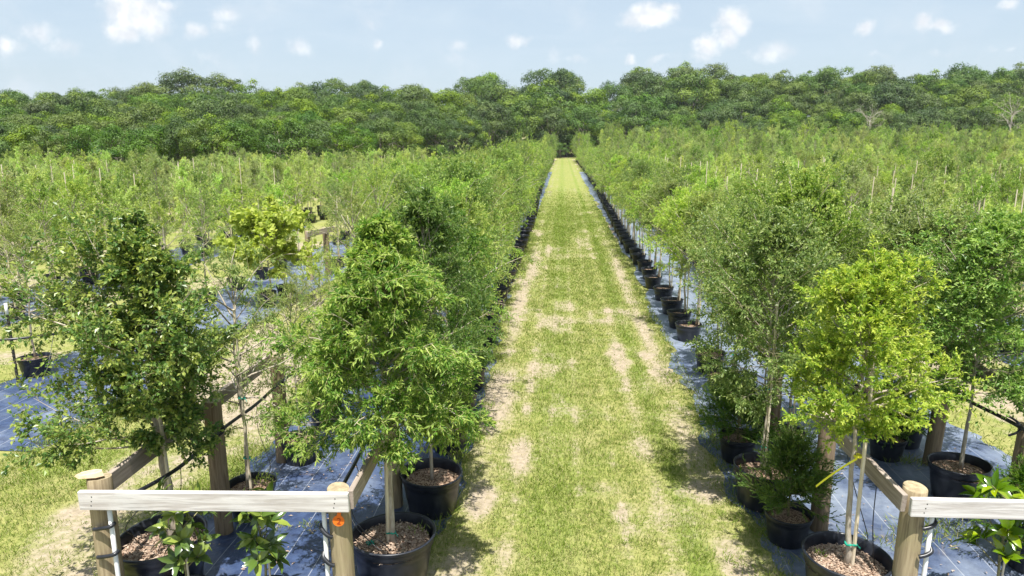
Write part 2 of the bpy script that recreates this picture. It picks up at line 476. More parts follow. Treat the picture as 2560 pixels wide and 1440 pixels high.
def ground_mat(name, use_attr):
    m, n = new_mat(name)
    tcn = n.n('ShaderNodeTexCoord').outputs['Object']
    at = n.n('ShaderNodeAttribute', attribute_name='tint')
    sp = n.n('ShaderNodeSeparateColor', {0: at.outputs[0]})
    bare = sp.outputs[0]; lush = sp.outputs[1]
    f1 = n.noise(tcn, 1.7, 6, 0.62); f2 = n.noise(tcn, 13.0, 5, 0.66); f3 = n.noise(tcn, 48.0, 3, 0.7)
    vs = n.n('ShaderNodeVectorMath', {0: tcn, 1: (1.0, 0.34, 1.0)}, operation='MULTIPLY').outputs[0]
    f4 = n.noise(vs, 22.0, 4, 0.65)
    g = n.mix(n.ramp(f2, 0.35, 0.65), (0.16, 0.185, 0.046), (0.285, 0.282, 0.095))
    g = n.mix(n.math('MULTIPLY', n.ramp(f1, 0.42, 0.7), 0.55), g, (0.33, 0.295, 0.145))
    g = n.mix(n.math('MULTIPLY', lush, 0.85), g, n.mix(n.ramp(f4, 0.35, 0.65), (0.115, 0.17, 0.030), (0.20, 0.25, 0.054)))
    g = n.mix(n.math('MULTIPLY', n.ramp(f3, 0.56, 0.72), 0.5), g, (0.085, 0.105, 0.022))
    soil = n.mix(n.ramp(f2, 0.3, 0.7), (0.25, 0.205, 0.145), (0.37, 0.31, 0.235))
    soil = n.mix(n.math('MULTIPLY', n.ramp(f4, 0.5, 0.72), 0.5), soil, (0.36, 0.30, 0.17))
    k = n.math('ADD', bare, n.math('MULTIPLY', n.math('SUBTRACT', n.math('ADD', f2, n.math('MULTIPLY', f3, 0.6)), 0.8), 0.85))
    col = n.mix(n.ramp(k, 0.20, 0.80), g, soil)
    pb = n.n('ShaderNodeBsdfPrincipled', {'Base Color': col, 'Roughness': 0.95, 'Specular IOR Level': 0.1})
    b = n.n('ShaderNodeBump', {'Strength': 0.7, 'Distance': 0.03, 'Height': n.math('ADD', f2, n.math('MULTIPLY', f3, 0.6))})
    n.link(b.outputs[0], pb.inputs['Normal'])
    return finish(m, n, pb.outputs[0])


M['ground'] = ground_mat('dry_grass_ground', True)


def fabric_mat():
    m, n = new_mat('woven_ground_cover')
    tcn = n.n('ShaderNodeTexCoord').outputs['Object']
    f1 = n.noise(tcn, 0.9, 6, 0.65, 0.4); f2 = n.noise(tcn, 6.0, 6, 0.68); f3 = n.noise(tcn, 2.1, 5, 0.6, 1.2)
    col = n.mix(n.ramp(f2, 0.3, 0.7), (0.018, 0.031, 0.078), (0.042, 0.068, 0.145))
    at = n.n('ShaderNodeAttribute', attribute_name='tint')
    dusty = n.n('ShaderNodeSeparateColor', {0: at.outputs[0]}).outputs[0]
    k = n.math('MULTIPLY', n.ramp(n.math('ADD', f1, n.math('MULTIPLY', dusty, 0.22)), 0.46, 0.80), n.math('MULTIPLY_ADD', f2, 0.9, 0.35))
    col = n.mix(k, col, (0.215, 0.25, 0.315))
    col = n.mix(n.math('MULTIPLY', n.ramp(f3, 0.62, 0.74), 0.5), col, (0.26, 0.20, 0.14))
    sx = n.n('ShaderNodeSeparateXYZ', {0: tcn}).outputs[0]
    jit = n.math('MULTIPLY', n.math('SUBTRACT', n.noise(tcn, 0.5, 2), 0.5), 0.05)
    fr = n.math('FRACT', n.math('DIVIDE', n.math('ADD', sx, n.math('ADD', jit, 50.0)), 0.3))
    line = n.math('LESS_THAN', n.math('ABSOLUTE', n.math('SUBTRACT', fr, 0.5)), 0.013)
    col = n.mix(n.math('MULTIPLY', line, 0.38), col, (0.50, 0.52, 0.55))
    pb = n.n('ShaderNodeBsdfPrincipled', {'Base Color': col, 'Roughness': 0.42, 'Specular IOR Level': 0.5})
    wv_ = n.n('ShaderNodeTexWave', {'Vector': tcn, 'Scale': 60.0, 'Distortion': 0.5}, wave_type='BANDS', bands_direction='Y').outputs[1]
    b = n.n('ShaderNodeBump', {'Strength': 0.55, 'Distance': 0.05, 'Height': n.math('ADD', f3, n.math('MULTIPLY', f2, 0.45))})
    n.link(b.outputs[0], pb.inputs['Normal'])
    return finish(m, n, pb.outputs[0])


M['fabric'] = fabric_mat()

# ------------------------------------------------------------------ terrain
EDGE_X = np.array([-400., -80., -42., -30., -25., -21., -11., 5., 60., 130., 500.])
EDGE_Y = np.array([15., 40., 50., 60., 80., 122., 172., 178., 168., 155., 120.])


def edge_d(x, y):
    """signed distance-like value behind the woodland edge"""
    x = np.asarray(x, float); y = np.asarray(y, float)
    ye = np.interp(x, EDGE_X, EDGE_Y)
    sl = (np.interp(x + 2, EDGE_X, EDGE_Y) - np.interp(x - 2, EDGE_X, EDGE_Y)) / 4
    return (y - ye) / np.sqrt(1 + sl * sl)


def terrain(x, y):
    d = edge_d(x, y)
    return np.clip(d - 6, 0, 40) / 40 * np.clip((np.asarray(y, float) - 100) / 110, 0, 1.25) * 9.0


def grid_mesh(name, xs, ys, zfun, tfun, mat):
    X, Y = np.meshgrid(xs, ys); Z = zfun(X, Y); T = tfun(X, Y)
    nx, ny = len(xs), len(ys)
    idx = np.arange(nx * ny).reshape(ny, nx)
    F = np.stack([idx[:-1, :-1], idx[:-1, 1:], idx[1:, 1:], idx[1:, :-1]], -1).reshape(-1, 4)
    g = Geo(); g.add(np.stack([X, Y, Z], -1).reshape(-1, 3), F, T.reshape(-1, 2), 0, True)
    return g.mesh(name, mat)


PATCH = [(1.02, 11.6, .26, 1.25, .95), (1.3, 10.2, .16, .6, .5), (-.05, 13.9, .4, .8, .9), (.15, 15.4, .35, .7, .8), (.55, 14.1, .5, .35, .6), (-.3, 10.9, .35, .5, .8), (.15, 11.2, .22, .4, .7),
         (-.45, 7.6, .28, .55, .9), (-.75, 6.6, .2, .4, .9), (1.25, 6.4, .25, .4, .55), (1.6, 5.6, .18, .4, .6), (.5, 6.9, .2, .25, .7), (-.9, 9.3, .35, 1.0, .9), (-.8, 5.4, .22, .25, .7), (1.15, 5.2, .3, .3, .6),
         (1.6, 8.2, .2, .9, .5), (-.4, 24, .45, 1.2, .7), (.75, 26, .35, 1.8, .8), (.0, 20.5, .3, 1.0, .5), (1.7, 13.5, .18, 2.2, .6), (1.75, 19.5, .18, 4, .6), (-.95, 15.5, .2, 3, .7), (-.8, 21, .25, 4, .7), (1.0, 8.0, .25, .4, .6), (.1, 5.0, .2, .25, .6)]


def path_tint(x, y):
    n1 = fbm(x * 1.15, y * 0.62, 3); n2 = fbm(x * 3.3, y * 2.2, 9)
    b = 0.42 * sstep(n1, 0.46, 0.80) + 0.30 * sstep(n2, 0.5, 0.85)
    for (px, py, rx, ry, a) in PATCH:
        dd = np.sqrt(((x - px) / rx) ** 2 + ((y - py) / ry) ** 2) + (n2 - 0.5) * 1.4
        b = np.maximum(b, .68 * a * (1 - sstep(dd, 0.30, 1.45)))
    for c, w, a in ((-0.95, 0.26, 0.34), (1.66, 0.24, 0.34)):                 # worn edges
        b = b + a * np.exp(-((x - c + (n1 - .5) * .5) / w) ** 2) * (0.35 + 1.3 * n2)
    for c, w, a in ((-0.45, 0.10, 0.40), (1.05, 0.10, 0.38), (0.22, 0.05, 0.26), (0.66, 0.05, .26), (-.10, .04, .2)):
        b = b + a * np.exp(-((x - c) / w) ** 2) * (0.2 + n2)
    far = sstep(y, 20, 40)
    b = b * (1 - 0.35 * far)
    lush = 0.5 * np.exp(-((x + 0.05) / 0.28) ** 2) + 0.65 * np.exp(-((x - 1.30 - 0.05 * (n1 - .5)) / 0.13) ** 2) + 0.35 * sstep(n2, 0.5, 0.7)
    lush = lush + 0.35 * np.exp(-((y - 33) / 9) ** 2) + 0.18 * far
    return np.stack([np.clip(b, 0, 1), np.clip(lush, 0, 1)], -1)


def aisle_tint(x, y):
    n1 = fbm(x * 0.9 + y * .25, y * 0.5, 23); n2 = fbm(x * 3.1, y * 2.4, 29)
    b = 0.85 * sstep(n1, 0.44, 0.66) * (0.5 + n2) + 0.25 * sstep(n2, 0.55, 0.8)
    b = b + 0.75 * np.exp(-((x + 4.0 + .145 * y + (n1 - .5) * .8) / .33) ** 2) * (0.2 + 1.2 * n2) * (y < 16)
    b = b + 0.55 * np.exp(-((x + 4.35 + (n1 - .5)) / .3) ** 2) * (0.2 + 1.2 * n2)
    lush = 0.6 * sstep(n2, 0.42, 0.68) + 0.3 * np.exp(-((x + 3.9) / .25) ** 2)
    return np.stack([np.clip(b, 0, 1), np.clip(lush, 0, 1)], -1)


xs = np.concatenate([-np.geomspace(850, 80, 14), np.arange(-72, -10, 4.0), np.arange(-9, 7.01, 0.09), np.arange(11, 140, 5.0), np.geomspace(150, 850, 12)])
ys = np.concatenate([[-50, -20, -8], np.arange(0, 16, 0.09), np.arange(16.3, 40, 0.6), np.arange(41, 330, 5.0), np.geomspace(340, 1150, 10)])
ground = obj('ground', grid_mesh('ground', xs, ys, terrain, aisle_tint, M['ground']))
tag(ground, 'dry patchy grass ground between the rows', kind='structure')

PX = np.linspace(0, 1, 64); PY = np.concatenate([np.arange(1.5, 16, 0.07), np.arange(16.2, 40, 0.25), np.arange(41, 176.1, 1.5)])


def strip(name, x0, x1, y0, y1, z, tint, mat, wob=0.16, nx=24, seed=1, bumpy=0.0, dy=None, taper=0.0):
    yy = dy if dy is not None else np.concatenate([np.arange(y0, min(y1, 18), 0.1), np.arange(18, y1 + .01, 0.8)])
    e0 = x0 + wob * (fbm(yy * 1.1, yy * 0 + 3.3, seed) - .5) * 2 + wob * .6 * (fbm(yy * 4.5, yy * 0 + 7.1, seed + 5) - .5) * 2
    e1 = x1 + wob * (fbm(yy * 1.1, yy * 0 + 9.3, seed + 2) - .5) * 2 + wob * .6 * (fbm(yy * 4.5, yy * 0 + 1.1, seed + 7) - .5) * 2
    if taper > 0:
        e0 = e0 + taper * sstep(yy, 12, 18)
    elif taper < 0:
        e1 = e1 + taper * sstep(yy, 10, 15)
    t = np.linspace(0, 1, nx)[None, :]
    X = e0[:, None] * (1 - t) + e1[:, None] * t; Y = np.repeat(yy[:, None], nx, 1)
    Z = np.full_like(X, z)
    if bumpy:
        Z = Z + bumpy * np.clip(fbm(X * 2.3, Y * 2.3, seed + 11) - 0.45, 0, 1) * np.minimum(1, 6 * np.minimum(t, 1 - t))
    T = tint(X, Y)
    idx = np.arange(X.size).reshape(X.shape)
    F = np.stack([idx[:-1, :-1], idx[:-1, 1:], idx[1:, 1:], idx[1:, :-1]], -1).reshape(-1, 4)
    g = Geo(); g.add(np.stack([X, Y, Z], -1).reshape(-1, 3), F, T.reshape(-1, 2), 0, True)
    return obj(name, g.mesh(name, mat))


path = strip('grass_path', -1.35, 2.1, 1.5, 176, 0.004, path_tint, M['ground'], 0.03, 80, 3, dy=PY)
tag(path, 'mown grass path with worn bare patches running to the woodland', kind='structure')


def fab_tint(x, y):
    d = np.where(x > 0, 0.6, 0.0) + 0.6 * sstep(y, 8, 14)
    return np.stack([np.clip(d, 0, 1.6), d * 0], -1)


FABRICS = [(-3.55, -1.12, 3.0, 90, 51), (1.92, 5.35, 3.0, 90, 52), (-8.75, -6.3, 7.3, 48, 53)]
FABRICS += [(-13.7, -11.4, 12, 30, 60), (7.6, 10.1, 8, 26, 80)]
for (x0, x1, y0, y1, sd) in FABRICS:
    tag(strip('ground_fabric', x0, x1, y0, y1, 0.009, fab_tint, M['fabric'], {52: .26, 51: .17}.get(sd, .13), 40 if y0 < 4 else 12, sd, bumpy=0.03 if y0 < 8 else 0.0, taper=.24 if sd == 52 else (-.2 if sd == 51 else 0.0)), 'blue black woven ground cover under the pot rows', kind='structure')


# ------------------------------------------------------------------ plant builders
def foliage(g, P, rg, nleaf, L, W, lmul=1.0, s0=0.08, ang=0.9, upn=0.9, tipamt=0.8, fresh=0.2, fold=0.22, tw=None, hang=0.0):
    """leaves along shoots P(n,k,3)"""
    n = len(P); s = (np.arange(nleaf)[None, :] + rg.random((n, nleaf))) / nleaf * (1 - s0) + s0
    p, d = along(P, s)
    d = spread(d, ang * (0.5 + 0.7 * rg.random((n, nleaf))), rg)
    d[..., 2] -= hang
    nr = rg.normal(0, 0.55, p.shape); nr[..., 2] += upn
    twig_r = (rg.random(n) * 0.5)[:, None]; new = (rg.random(n) < fresh)[:, None] * rg.uniform(0.4, 1.0, (n, 1))
    r = np.clip(twig_r + rg.random((n, nleaf)) * 0.5, 0, 1)
    t = np.clip(np.maximum(new * (0.5 + 0.5 * s), (s > 0.72) * rg.random((n, nleaf)) * 0.9) * tipamt, 0, 1)
    sz = (0.7 + 0.5 * rg.random(n * nleaf)) * lmul
    g.leaves(p.reshape(-1, 3), d.reshape(-1, 3), unit(nr.reshape(-1, 3)), L * sz, W * sz, r.ravel(), t.ravel(), fold)


def make_tree(seed, H=3.0, zc=1.05, rmax=0.8, nprim=34, nsec=6, nter=4, nleaf=9, L=0.055, W=0.016, shape='oval', droop=(0.05, 0.12, 0.2), twigs=True,
              a_low=75, a_top=28, lenvar=0.25, tr=0.024, z0=0.3, fresh=0.22, tipamt=0.8, extra=(), fold=0.22, ang=0.9, up=0.0, upn=0.9, hang=0.0, bare=0.25, lean=(0, 0), clump=0.0):
    rg = np.random.default_rng(seed)
    trunk = Geo(); crown = Geo()
    K = 14; zz = np.linspace(z0, H * 0.96, K)
    tx = np.cumsum(rg.normal(0, 0.010, K)); ty = np.cumsum(rg.normal(0, 0.010, K)); tx -= tx[0]; ty -= ty[0]
    q = (zz - z0) / (H - z0)
    T = np.stack([tx + lean[0] * q, ty + lean[1] * q, zz], -1)
    trunk.tubes(T, tr, 0.005, 7, 0, power=0.8)
    t = (np.arange(nprim) + rg.random(nprim)) / nprim
    zb = zc + (H * 0.95 - zc) * t
    az = np.arange(nprim) * 2.39996 + rg.normal(0, 0.4, nprim)
    if shape == 'cone':
        pf = (1 - t) ** 0.75 * 0.95 + 0.12
    elif shape == 'weep':
        pf = np.sin(np.pi * (0.43 + 0.55 * t)) ** 0.9 + 0.07
    else:
        pf = np.sin(np.pi * (0.17 + 0.76 * t)) ** 0.75 + 0.05
    ln = rmax * pf * rg.uniform(1 - lenvar, 1 + lenvar, nprim)
    if clump:
        ln = ln * (1 + clump * np.sin(az * 2 + seed) * np.sin(t * 9 + seed * 1.7))
    an = np.radians(a_low + (a_top - a_low) * t + rg.normal(0, 8, nprim))
    d = np.stack([np.sin(an) * np.cos(az), np.sin(an) * np.sin(az), np.cos(an)], -1)
    b = np.stack([np.interp(zb, zz, T[:, 0]), np.interp(zb, zz, T[:, 1]), zb], -1)
    if len(extra):
        ex = np.array(extra, float)                                   # z, az, angle, length
        b = np.concatenate([b, np.stack([np.interp(ex[:, 0], zz, T[:, 0]), np.interp(ex[:, 0], zz, T[:, 1]), ex[:, 0]], -1)])
        ea, ep = np.radians(ex[:, 1]), np.radians(ex[:, 2])
        d = np.concatenate([d, np.stack([np.sin(ep) * np.cos(ea), np.sin(ep) * np.sin(ea), np.cos(ep)], -1)])
        ln = np.concatenate([ln, ex[:, 3]])
    P1 = grow(b, d, ln, 9, 0.10, droop[0], rg, up)
    n1 = len(P1)
    trunk.tubes(P1, 0.0045 + 0.008 * ln / max(ln.max(), .1), 0.002, 4, 0)
    s = bare + (0.98 - bare) * (np.arange(nsec)[None, :] + rg.random((n1, nsec))) / nsec
    p2, d2 = along(P1, s)
    d2 = spread(d2, rg.uniform(0.5, 1.1, s.shape), rg, 0.25)
    l2 = (ln[:, None] * (0.55 - 0.30 * s) * rg.uniform(0.7, 1.35, s.shape))
    P2 = grow(p2.reshape(-1, 3), d2.reshape(-1, 3), np.clip(l2.ravel(), 0.08, 0.6), 6, 0.13, droop[1], rg, up)
    if twigs:
        trunk.tubes(P2, 0.0036 if shape == 'weep' else 0.0028, 0.0012, 3, 1)
    foliage(crown, P2, rg, nleaf, L, W, 1.0, 0.12, ang, upn, tipamt, fresh, fold, hang=hang)
    if nter:
        n2 = len(P2)
        s = 0.12 + 0.86 * (np.arange(nter)[None, :] + rg.random((n2, nter))) / nter
        p3, d3 = along(P2, s)
        d3 = spread(d3, rg.uniform(0.5, 1.15, s.shape), rg, 0.2)
        l3 = np.clip(l2.ravel()[:, None] * (0.62 - 0.28 * s), 0.07, 0.34) * rg.uniform(0.6, 1.4, s.shape)
        P3 = grow(p3.reshape(-1, 3), d3.reshape(-1, 3), l3.ravel(), 4, 0.14, droop[2], rg, up)
        if twigs == 2:
            trunk.tubes(P3, 0.0016, 0.0009, 3, 1)
        foliage(crown, P3, rg, nleaf, L, W, 1.0, 0.05, ang, upn, tipamt, fresh, fold, hang=hang)
    return trunk, crown


def big_leaf(g, p, d, nrm, L, W, rnd, tip, curl=0.25):
    """broad leaf with a raised midrib and a drooping tip"""
    d = unit(d[None])[0]; s = unit(np.cross(d, nrm)[None])[0]; nn = np.cross(s, d)
    x = np.array([0, .18, .45, .75, 1.0]); h = np.array([0, .03, .0, -.07 * curl * 4, -.2 * curl * 4])
    m = p + np.outer(x * L, d) + np.outer(h * L, nn)
    w = np.array([.55, 1.0, .68]) * W / 2
    l = m[1:4] + np.outer(w, s) + np.outer(w * .35, nn); r = m[1:4] - np.outer(w, s) + np.outer(w * .35, nn)
    V_ = np.concatenate([m, l, r]); q = []
    g.add(V_, [[1, 5, 6, 2], [2, 6, 7, 3], [8, 1, 2, 9], [9, 2, 3, 10]], np.tile([rnd, tip], (11, 1)), 0, True)
    n0 = g.nv - 11
    tri = np.array([[0, 5, 1], [3, 7, 4], [0, 1, 8], [3, 4, 10]]) + n0
    g.f.append(tri); g.m.append(np.zeros(4, np.int32)); g.sm.append(np.full(4, True))


def make_magnolia(seed, H=1.15, spread_r=0.2):
    rg = np.random.default_rng(seed)
    stem = Geo(); lf = Geo()
    z = np.linspace(0.2, H * .95, 10)
    T = np.stack([np.cumsum(rg.normal(0, .008, 10)), np.cumsum(rg.normal(0, .008, 10)), z], -1)
    stem.tubes(T, 0.012, 0.005, 7)
    nb = 13
    zb = np.linspace(0.42, H * .92, nb); az = np.arange(nb) * 2.4 + rg.normal(0, .3, nb)
    b = np.stack([np.interp(zb, z, T[:, 0]), np.interp(zb, z, T[:, 1]), zb], -1)
    a = np.radians(rg.uniform(45, 68, nb))
    d = np.stack([np.sin(a) * np.cos(az), np.sin(a) * np.sin(az), np.cos(a)], -1)
    P = grow(b, d, rg.uniform(.10, .20, nb) * spread_r / .2, 5, .08, -0.1, rg)
    stem.tubes(P, 0.006, 0.003, 5)
    tips = np.concatenate([P[:, -1], T[-1:]]); td = np.concatenate([unit(P[:, -1] - P[:, -2]), [[0, 0, 1.]]])
    for p, dd in zip(tips, td):
        for k in range(9):
            aa = k * 2.4 + rg.normal(0, .2); tilt = rg.uniform(.55, 1.35)
            q = unit(np.cross(dd, [.31, .22, .9])[None])[0]; q2 = np.cross(dd, q)
            o = q * np.cos(aa) + q2 * np.sin(aa)
            dv = dd * np.cos(tilt) + o * np.sin(tilt)
            nn = dd * np.sin(tilt) - o * np.cos(tilt) + rg.normal(0, .15, 3)
            big_leaf(lf, p - dd * rg.uniform(0, .07), dv, nn, rg.uniform(.11, .17), rg.uniform(.05, .07), rg.random(), (rg.random() < .3) * rg.uniform(.4, 1.0))
    return stem, lf


def make_juniper(seed, H=0.9, r=0.33):
    rg = np.random.default_rng(seed)
    g = Geo(); tw = Geo()
    n = 85
    t = rg.random(n); az = rg.random(n) * 6.283
    b = np.stack([rg.normal(0, .02, n), rg.normal(0, .02, n), 0.32 + t * (H - .32) * .55], -1)
    a = np.radians(78 - 62 * t + rg.normal(0, 8, n))
    d = np.stack([np.sin(a) * np.cos(az), np.sin(a) * np.sin(az), np.cos(a)], -1)
    P = grow(b, d, (r * (1.15 - .35 * t)) * rg.uniform(.75, 1.3, n), 7, .09, -0.02, rg)
    tw.tubes(P, 0.004, 0.0012, 3)
    z = np.linspace(.25, H * .8, 5); tw.tubes(np.stack([z * 0, z * 0, z], -1), .012, .004, 6)
    s = .15 + .83 * (np.arange(11)[None] + rg.random((n, 11))) / 11
    p2, d2 = along(P, s); d2 = spread(d2, rg.uniform(.4, .9, s.shape), rg)
    P2 = grow(p2.reshape(-1, 3), d2.reshape(-1, 3), rg.uniform(.06, .17, n * 11), 4, .12, -0.05, rg)
    foliage(g, P2, rg, 14, .040, .010, 1, .02, .55, .3, .8, .25, .1)
    foliage(g, P, rg, 22, .04, .010, 1, .1, .6, .3, .8, .2, .1)
    return tw, g


POT_H = 0.5


def pot_geo(wob=0.02, seed=0):
    g = Geo()
    prof = [(0.0, 0.0), (0.268, 0.0), (0.276, 0.012), (0.300, 0.17), (0.303, 0.175), (0.322, 0.33), (0.333, 0.40), (0.346, 0.405), (0.349, 0.455), (0.352, 0.478), (0.365, 0.482), (0.367, 0.494),
            (0.360, 0.500), (0.348, 0.499), (0.342, 0.488), (0.330, 0.40), (0.318, 0.33)]
    g.lathe(prof, 44, 0, True, wob=wob, seed=seed)
    return g


def soil_geo(rg, chips=0):
    g = Geo()
    rr = np.linspace(0, 0.325, 9); sides = 36; an = np.arange(sides) / sides * 6.2832
    V_ = []
    for r in rr[1:]:
        for a in an:
            V_.append((r * math.cos(a), r * math.sin(a), 0.385 + 0.022 * (1 - (r / .325) ** 2) + rg.normal(0, .004)))
    V_ = np.array(V_ + [(0, 0, .407)])
    idx = np.arange(8 * sides).reshape(8, sides)
    a = idx[:-1]; b = np.roll(a, -1, 1); d = idx[1:]; c = np.roll(d, -1, 1)
    g.add(V_, np.stack([a, d, c, b], -1).reshape(-1, 4), None, 0, True)
    cap = np.stack([np.full(sides, 8 * sides), idx[0], np.roll(idx[0], -1)], -1)
    g.f.append(cap); g.m.append(np.zeros(sides, np.int32)); g.sm.append(np.full(sides, True))
    if chips:
        r = np.sqrt(rg.random(chips)) * .315; t = rg.random(chips) * 6.283
        p = np.stack([r * np.cos(t), r * np.sin(t), .39 + .022 * (1 - (r / .325) ** 2) + rg.uniform(.002, .012, chips)], -1)
        d = rg.normal(0, 1, (chips, 3)); d[:, 2] *= .25
        nr = rg.normal(0, .35, (chips, 3)); nr[:, 2] += 1
        g.leaves(p, d, unit(nr), rg.uniform(.018, .045, chips), rg.uniform(.008, .016, chips), rg.random(chips), rg.random(chips), .1, 1)
    return g


def ring_tie(r, z, w=0.012, cx=0, cy=0):
    g = Geo()
    a = np.linspace(0, 2 * np.pi, 15)
    g.tubes(np.stack([cx + r * np.cos(a), cy + r * .8 * np.sin(a), z + .006 * np.sin(3 * a)], -1), w * .6, w * .6, 5)
    a = np.linspace(0, 1, 5)
    g.tubes(np.stack([cx + r + .03 * a, cy - .02 * a, z - .03 * a], -1), w * .4, w * .3, 4)
    return g


# shared part meshes --------------------------------------------------------
MESH = {}
for i in range(3):
    MESH['pot', i] = pot_geo(0.012 + 0.008 * i, i * 1.3).mesh('pot', M['pot'])
MESH['soil'] = soil_geo(np.random.default_rng(3), 0).mesh('soil', [M['soil'], M['chip']])
MESH['soil_chips'] = soil_geo(np.random.default_rng(4), 1500).mesh('soil', [M['soil'], M['chip']])


def stake_mesh(h, r, mat, seed):
    g = Geo(); rg = np.random.default_rng(seed)
    lean = rg.normal(0, .02, 2)
    z = np.linspace(.3, h, 6)
    g.tubes(np.stack([lean[0] * (z - .3), lean[1] * (z - .3), z], -1), r, r, 6, 0, False)
    return g.mesh('stake', M[mat])


MESH['stake_tall'] = stake_mesh(3.0, .0125, 'stake', 1)
MESH['stake_mid'] = stake_mesh(2.3, .013, 'stake', 2)
MESH['stake_cane'] = stake_mesh(1.9, .012, 'bamboo', 3)
MESH['tie'] = ring_tie(.03, 0.62).mesh('tie', M['tie'])
MESH['tie_up'] = ring_tie(.03, 1.25).mesh('tie', M['tie'])

VAR = {}


def variant(key, mat, **kw):
    t, c = make_tree(**kw)
    VAR[key] = (t.mesh('trunk', [M['bark'], M['twig']]), c.mesh('crown', M[mat]))


# near variants (individual leaves) and field variants (fewer, larger leaves)
for i in range(3):
    variant(('fine', i), 'fine', seed=20 + i, H=3.0, zc=1.0, rmax=0.86, nprim=40, nsec=6, nter=5, nleaf=9, L=.055, W=.016, shape='oval', droop=(.04, .13, .2), twigs=1, clump=.2)
for i in range(2):
    variant(('dark', i), 'dark', seed=40 + i, H=3.1, zc=.95, rmax=0.72, nprim=50, nsec=8, nter=6, nleaf=9, L=.052, W=.017, shape='oval', droop=(0, .02, .05), twigs=1, a_low=68, a_top=20, fresh=.18, clump=.2)
for i in range(3):
    variant(('oak', i), 'oak', seed=60 + i, H=3.3, zc=1.3, rmax=0.92, nprim=58, nsec=9, nter=7, nleaf=10, L=.045, W=.020, shape='oval', droop=(.02, .06, .1), twigs=1, fresh=.2, clump=.25, lenvar=.35)
for i in range(3):
    variant(('airy', i), 'fine', seed=80 + i, H=2.5, zc=.9, rmax=0.72, nprim=30, nsec=5, nter=4, nleaf=8, L=.05, W=.012, shape='oval', droop=(.06, .16, .22), twigs=1, lenvar=.4, fresh=.3)
for i in range(3):
    variant(('path', i), 'fine', seed=90 + i, H=2.45, zc=1.12, rmax=0.66, nprim=34, nsec=6, nter=4, nleaf=9, L=.055, W=.016, shape='oval', droop=(.03, .12, .2), twigs=1, lenvar=.35, fresh=.28, a_low=58, a_top=16, bare=.3)
for i in range(5):
    variant(('field', i), 'pale', seed=100 + i, H=2.5, zc=.75, rmax=0.55, nprim=22, nsec=5, nter=3, nleaf=7, L=.072, W=.020, shape=('oval', 'cone')[i % 2], droop=(.03, .1, .12), twigs=1, lenvar=.5, a_low=52, a_top=12, fresh=.3, bare=.35, clump=.3)
for i in range(4):
    variant(('bush', i), 'fine', seed=120 + i, H=2.5, zc=.95, rmax=0.75, nprim=26, nsec=5, nter=4, nleaf=7, L=.075, W=.022, shape='oval', droop=(.03, .1, .15), twigs=1, lenvar=.45, clump=.35, bare=.32)
for i in range(2):
    variant(('deep', i), 'oak', seed=140 + i, H=2.7, zc=.75, rmax=0.85, nprim=30, nsec=5, nter=4, nleaf=7, L=.075, W=.026, shape='oval', droop=(.0, .05, .08), twigs=1, clump=.3)

ONES = 'zero first second third fourth fifth sixth seventh eighth ninth tenth eleventh twelfth thirteenth fourteenth fifteenth sixteenth seventeenth eighteenth nineteenth'.split()
TENS = {2: 'twent', 3: 'thirt', 4: 'fort', 5: 'fift', 6: 'sixt', 7: 'sevent', 8: 'eight', 9: 'ninet'}


def ordinal(n):
    if n < 20:
        return ONES[n]
    return TENS[n // 10] + ('ieth' if n % 10 == 0 else 'y-' + ONES[n % 10])


DESC = {'fine': 'light green fine leaved tree', 'dark': 'dark narrow leaved dense tree', 'oak': 'broad dark green oak like tree', 'airy': 'thin airy pale green tree',
        'field': 'slim pale feathery tree', 'bush': 'rounded fine leaved tree', 'deep': 'round deep green tree', 'path': 'light fine leaved tree'}


def rr(a, b):
    return random.uniform(a, b)


def potted(x, y, kind, var, label, group, hs=1.0, ws=1.0, ps=0.65, stake=None, rz=None, ties=True, crown_mesh=None, trunk_mesh=None, soil='soil', name='potted_tree', cat='tree', off=(0, 0)):
    root = empty(name, (x, y, 0.012), 0.0, label, cat, group)
    a = random.random() * 6.283 if rz is None else rz
    p = obj('pot', MESH['pot', random.randrange(3)], root); p.scale = (ps * rr(.97, 1.03), ps * rr(.97, 1.03), ps * rr(.94, 1.02)); p.rotation_euler = (rr(-.03, .03), rr(-.03, .03), random.random() * 6.28)
    s = obj('soil', MESH[soil], root); s.scale = (ps, ps, ps * 0.98); s.rotation_euler.z = random.random() * 6.28
    tm, cm = (trunk_mesh, crown_mesh) if crown_mesh is not None else VAR[kind, var]
    for nm, me in (('trunk', tm), ('crown', cm)):
        o = obj(nm, me, root, (off[0], off[1], 0)); o.scale = (ws, ws, hs); o.rotation_euler.z = a
    if stake:
        o = obj('stake', MESH[stake], root, (off[0] + .035, off[1] - .03, 0)); o.scale = (1, 1, random.uniform(.9, 1.08)); o.rotation_euler.z = random.random() * 6.28
        if ties:
            obj('tie', MESH['tie'], root, (off[0] + .015, off[1] - .015, 0)); obj('tie', MESH['tie_up'], root, (off[0] + .015, off[1] - .015, 0))
    return root


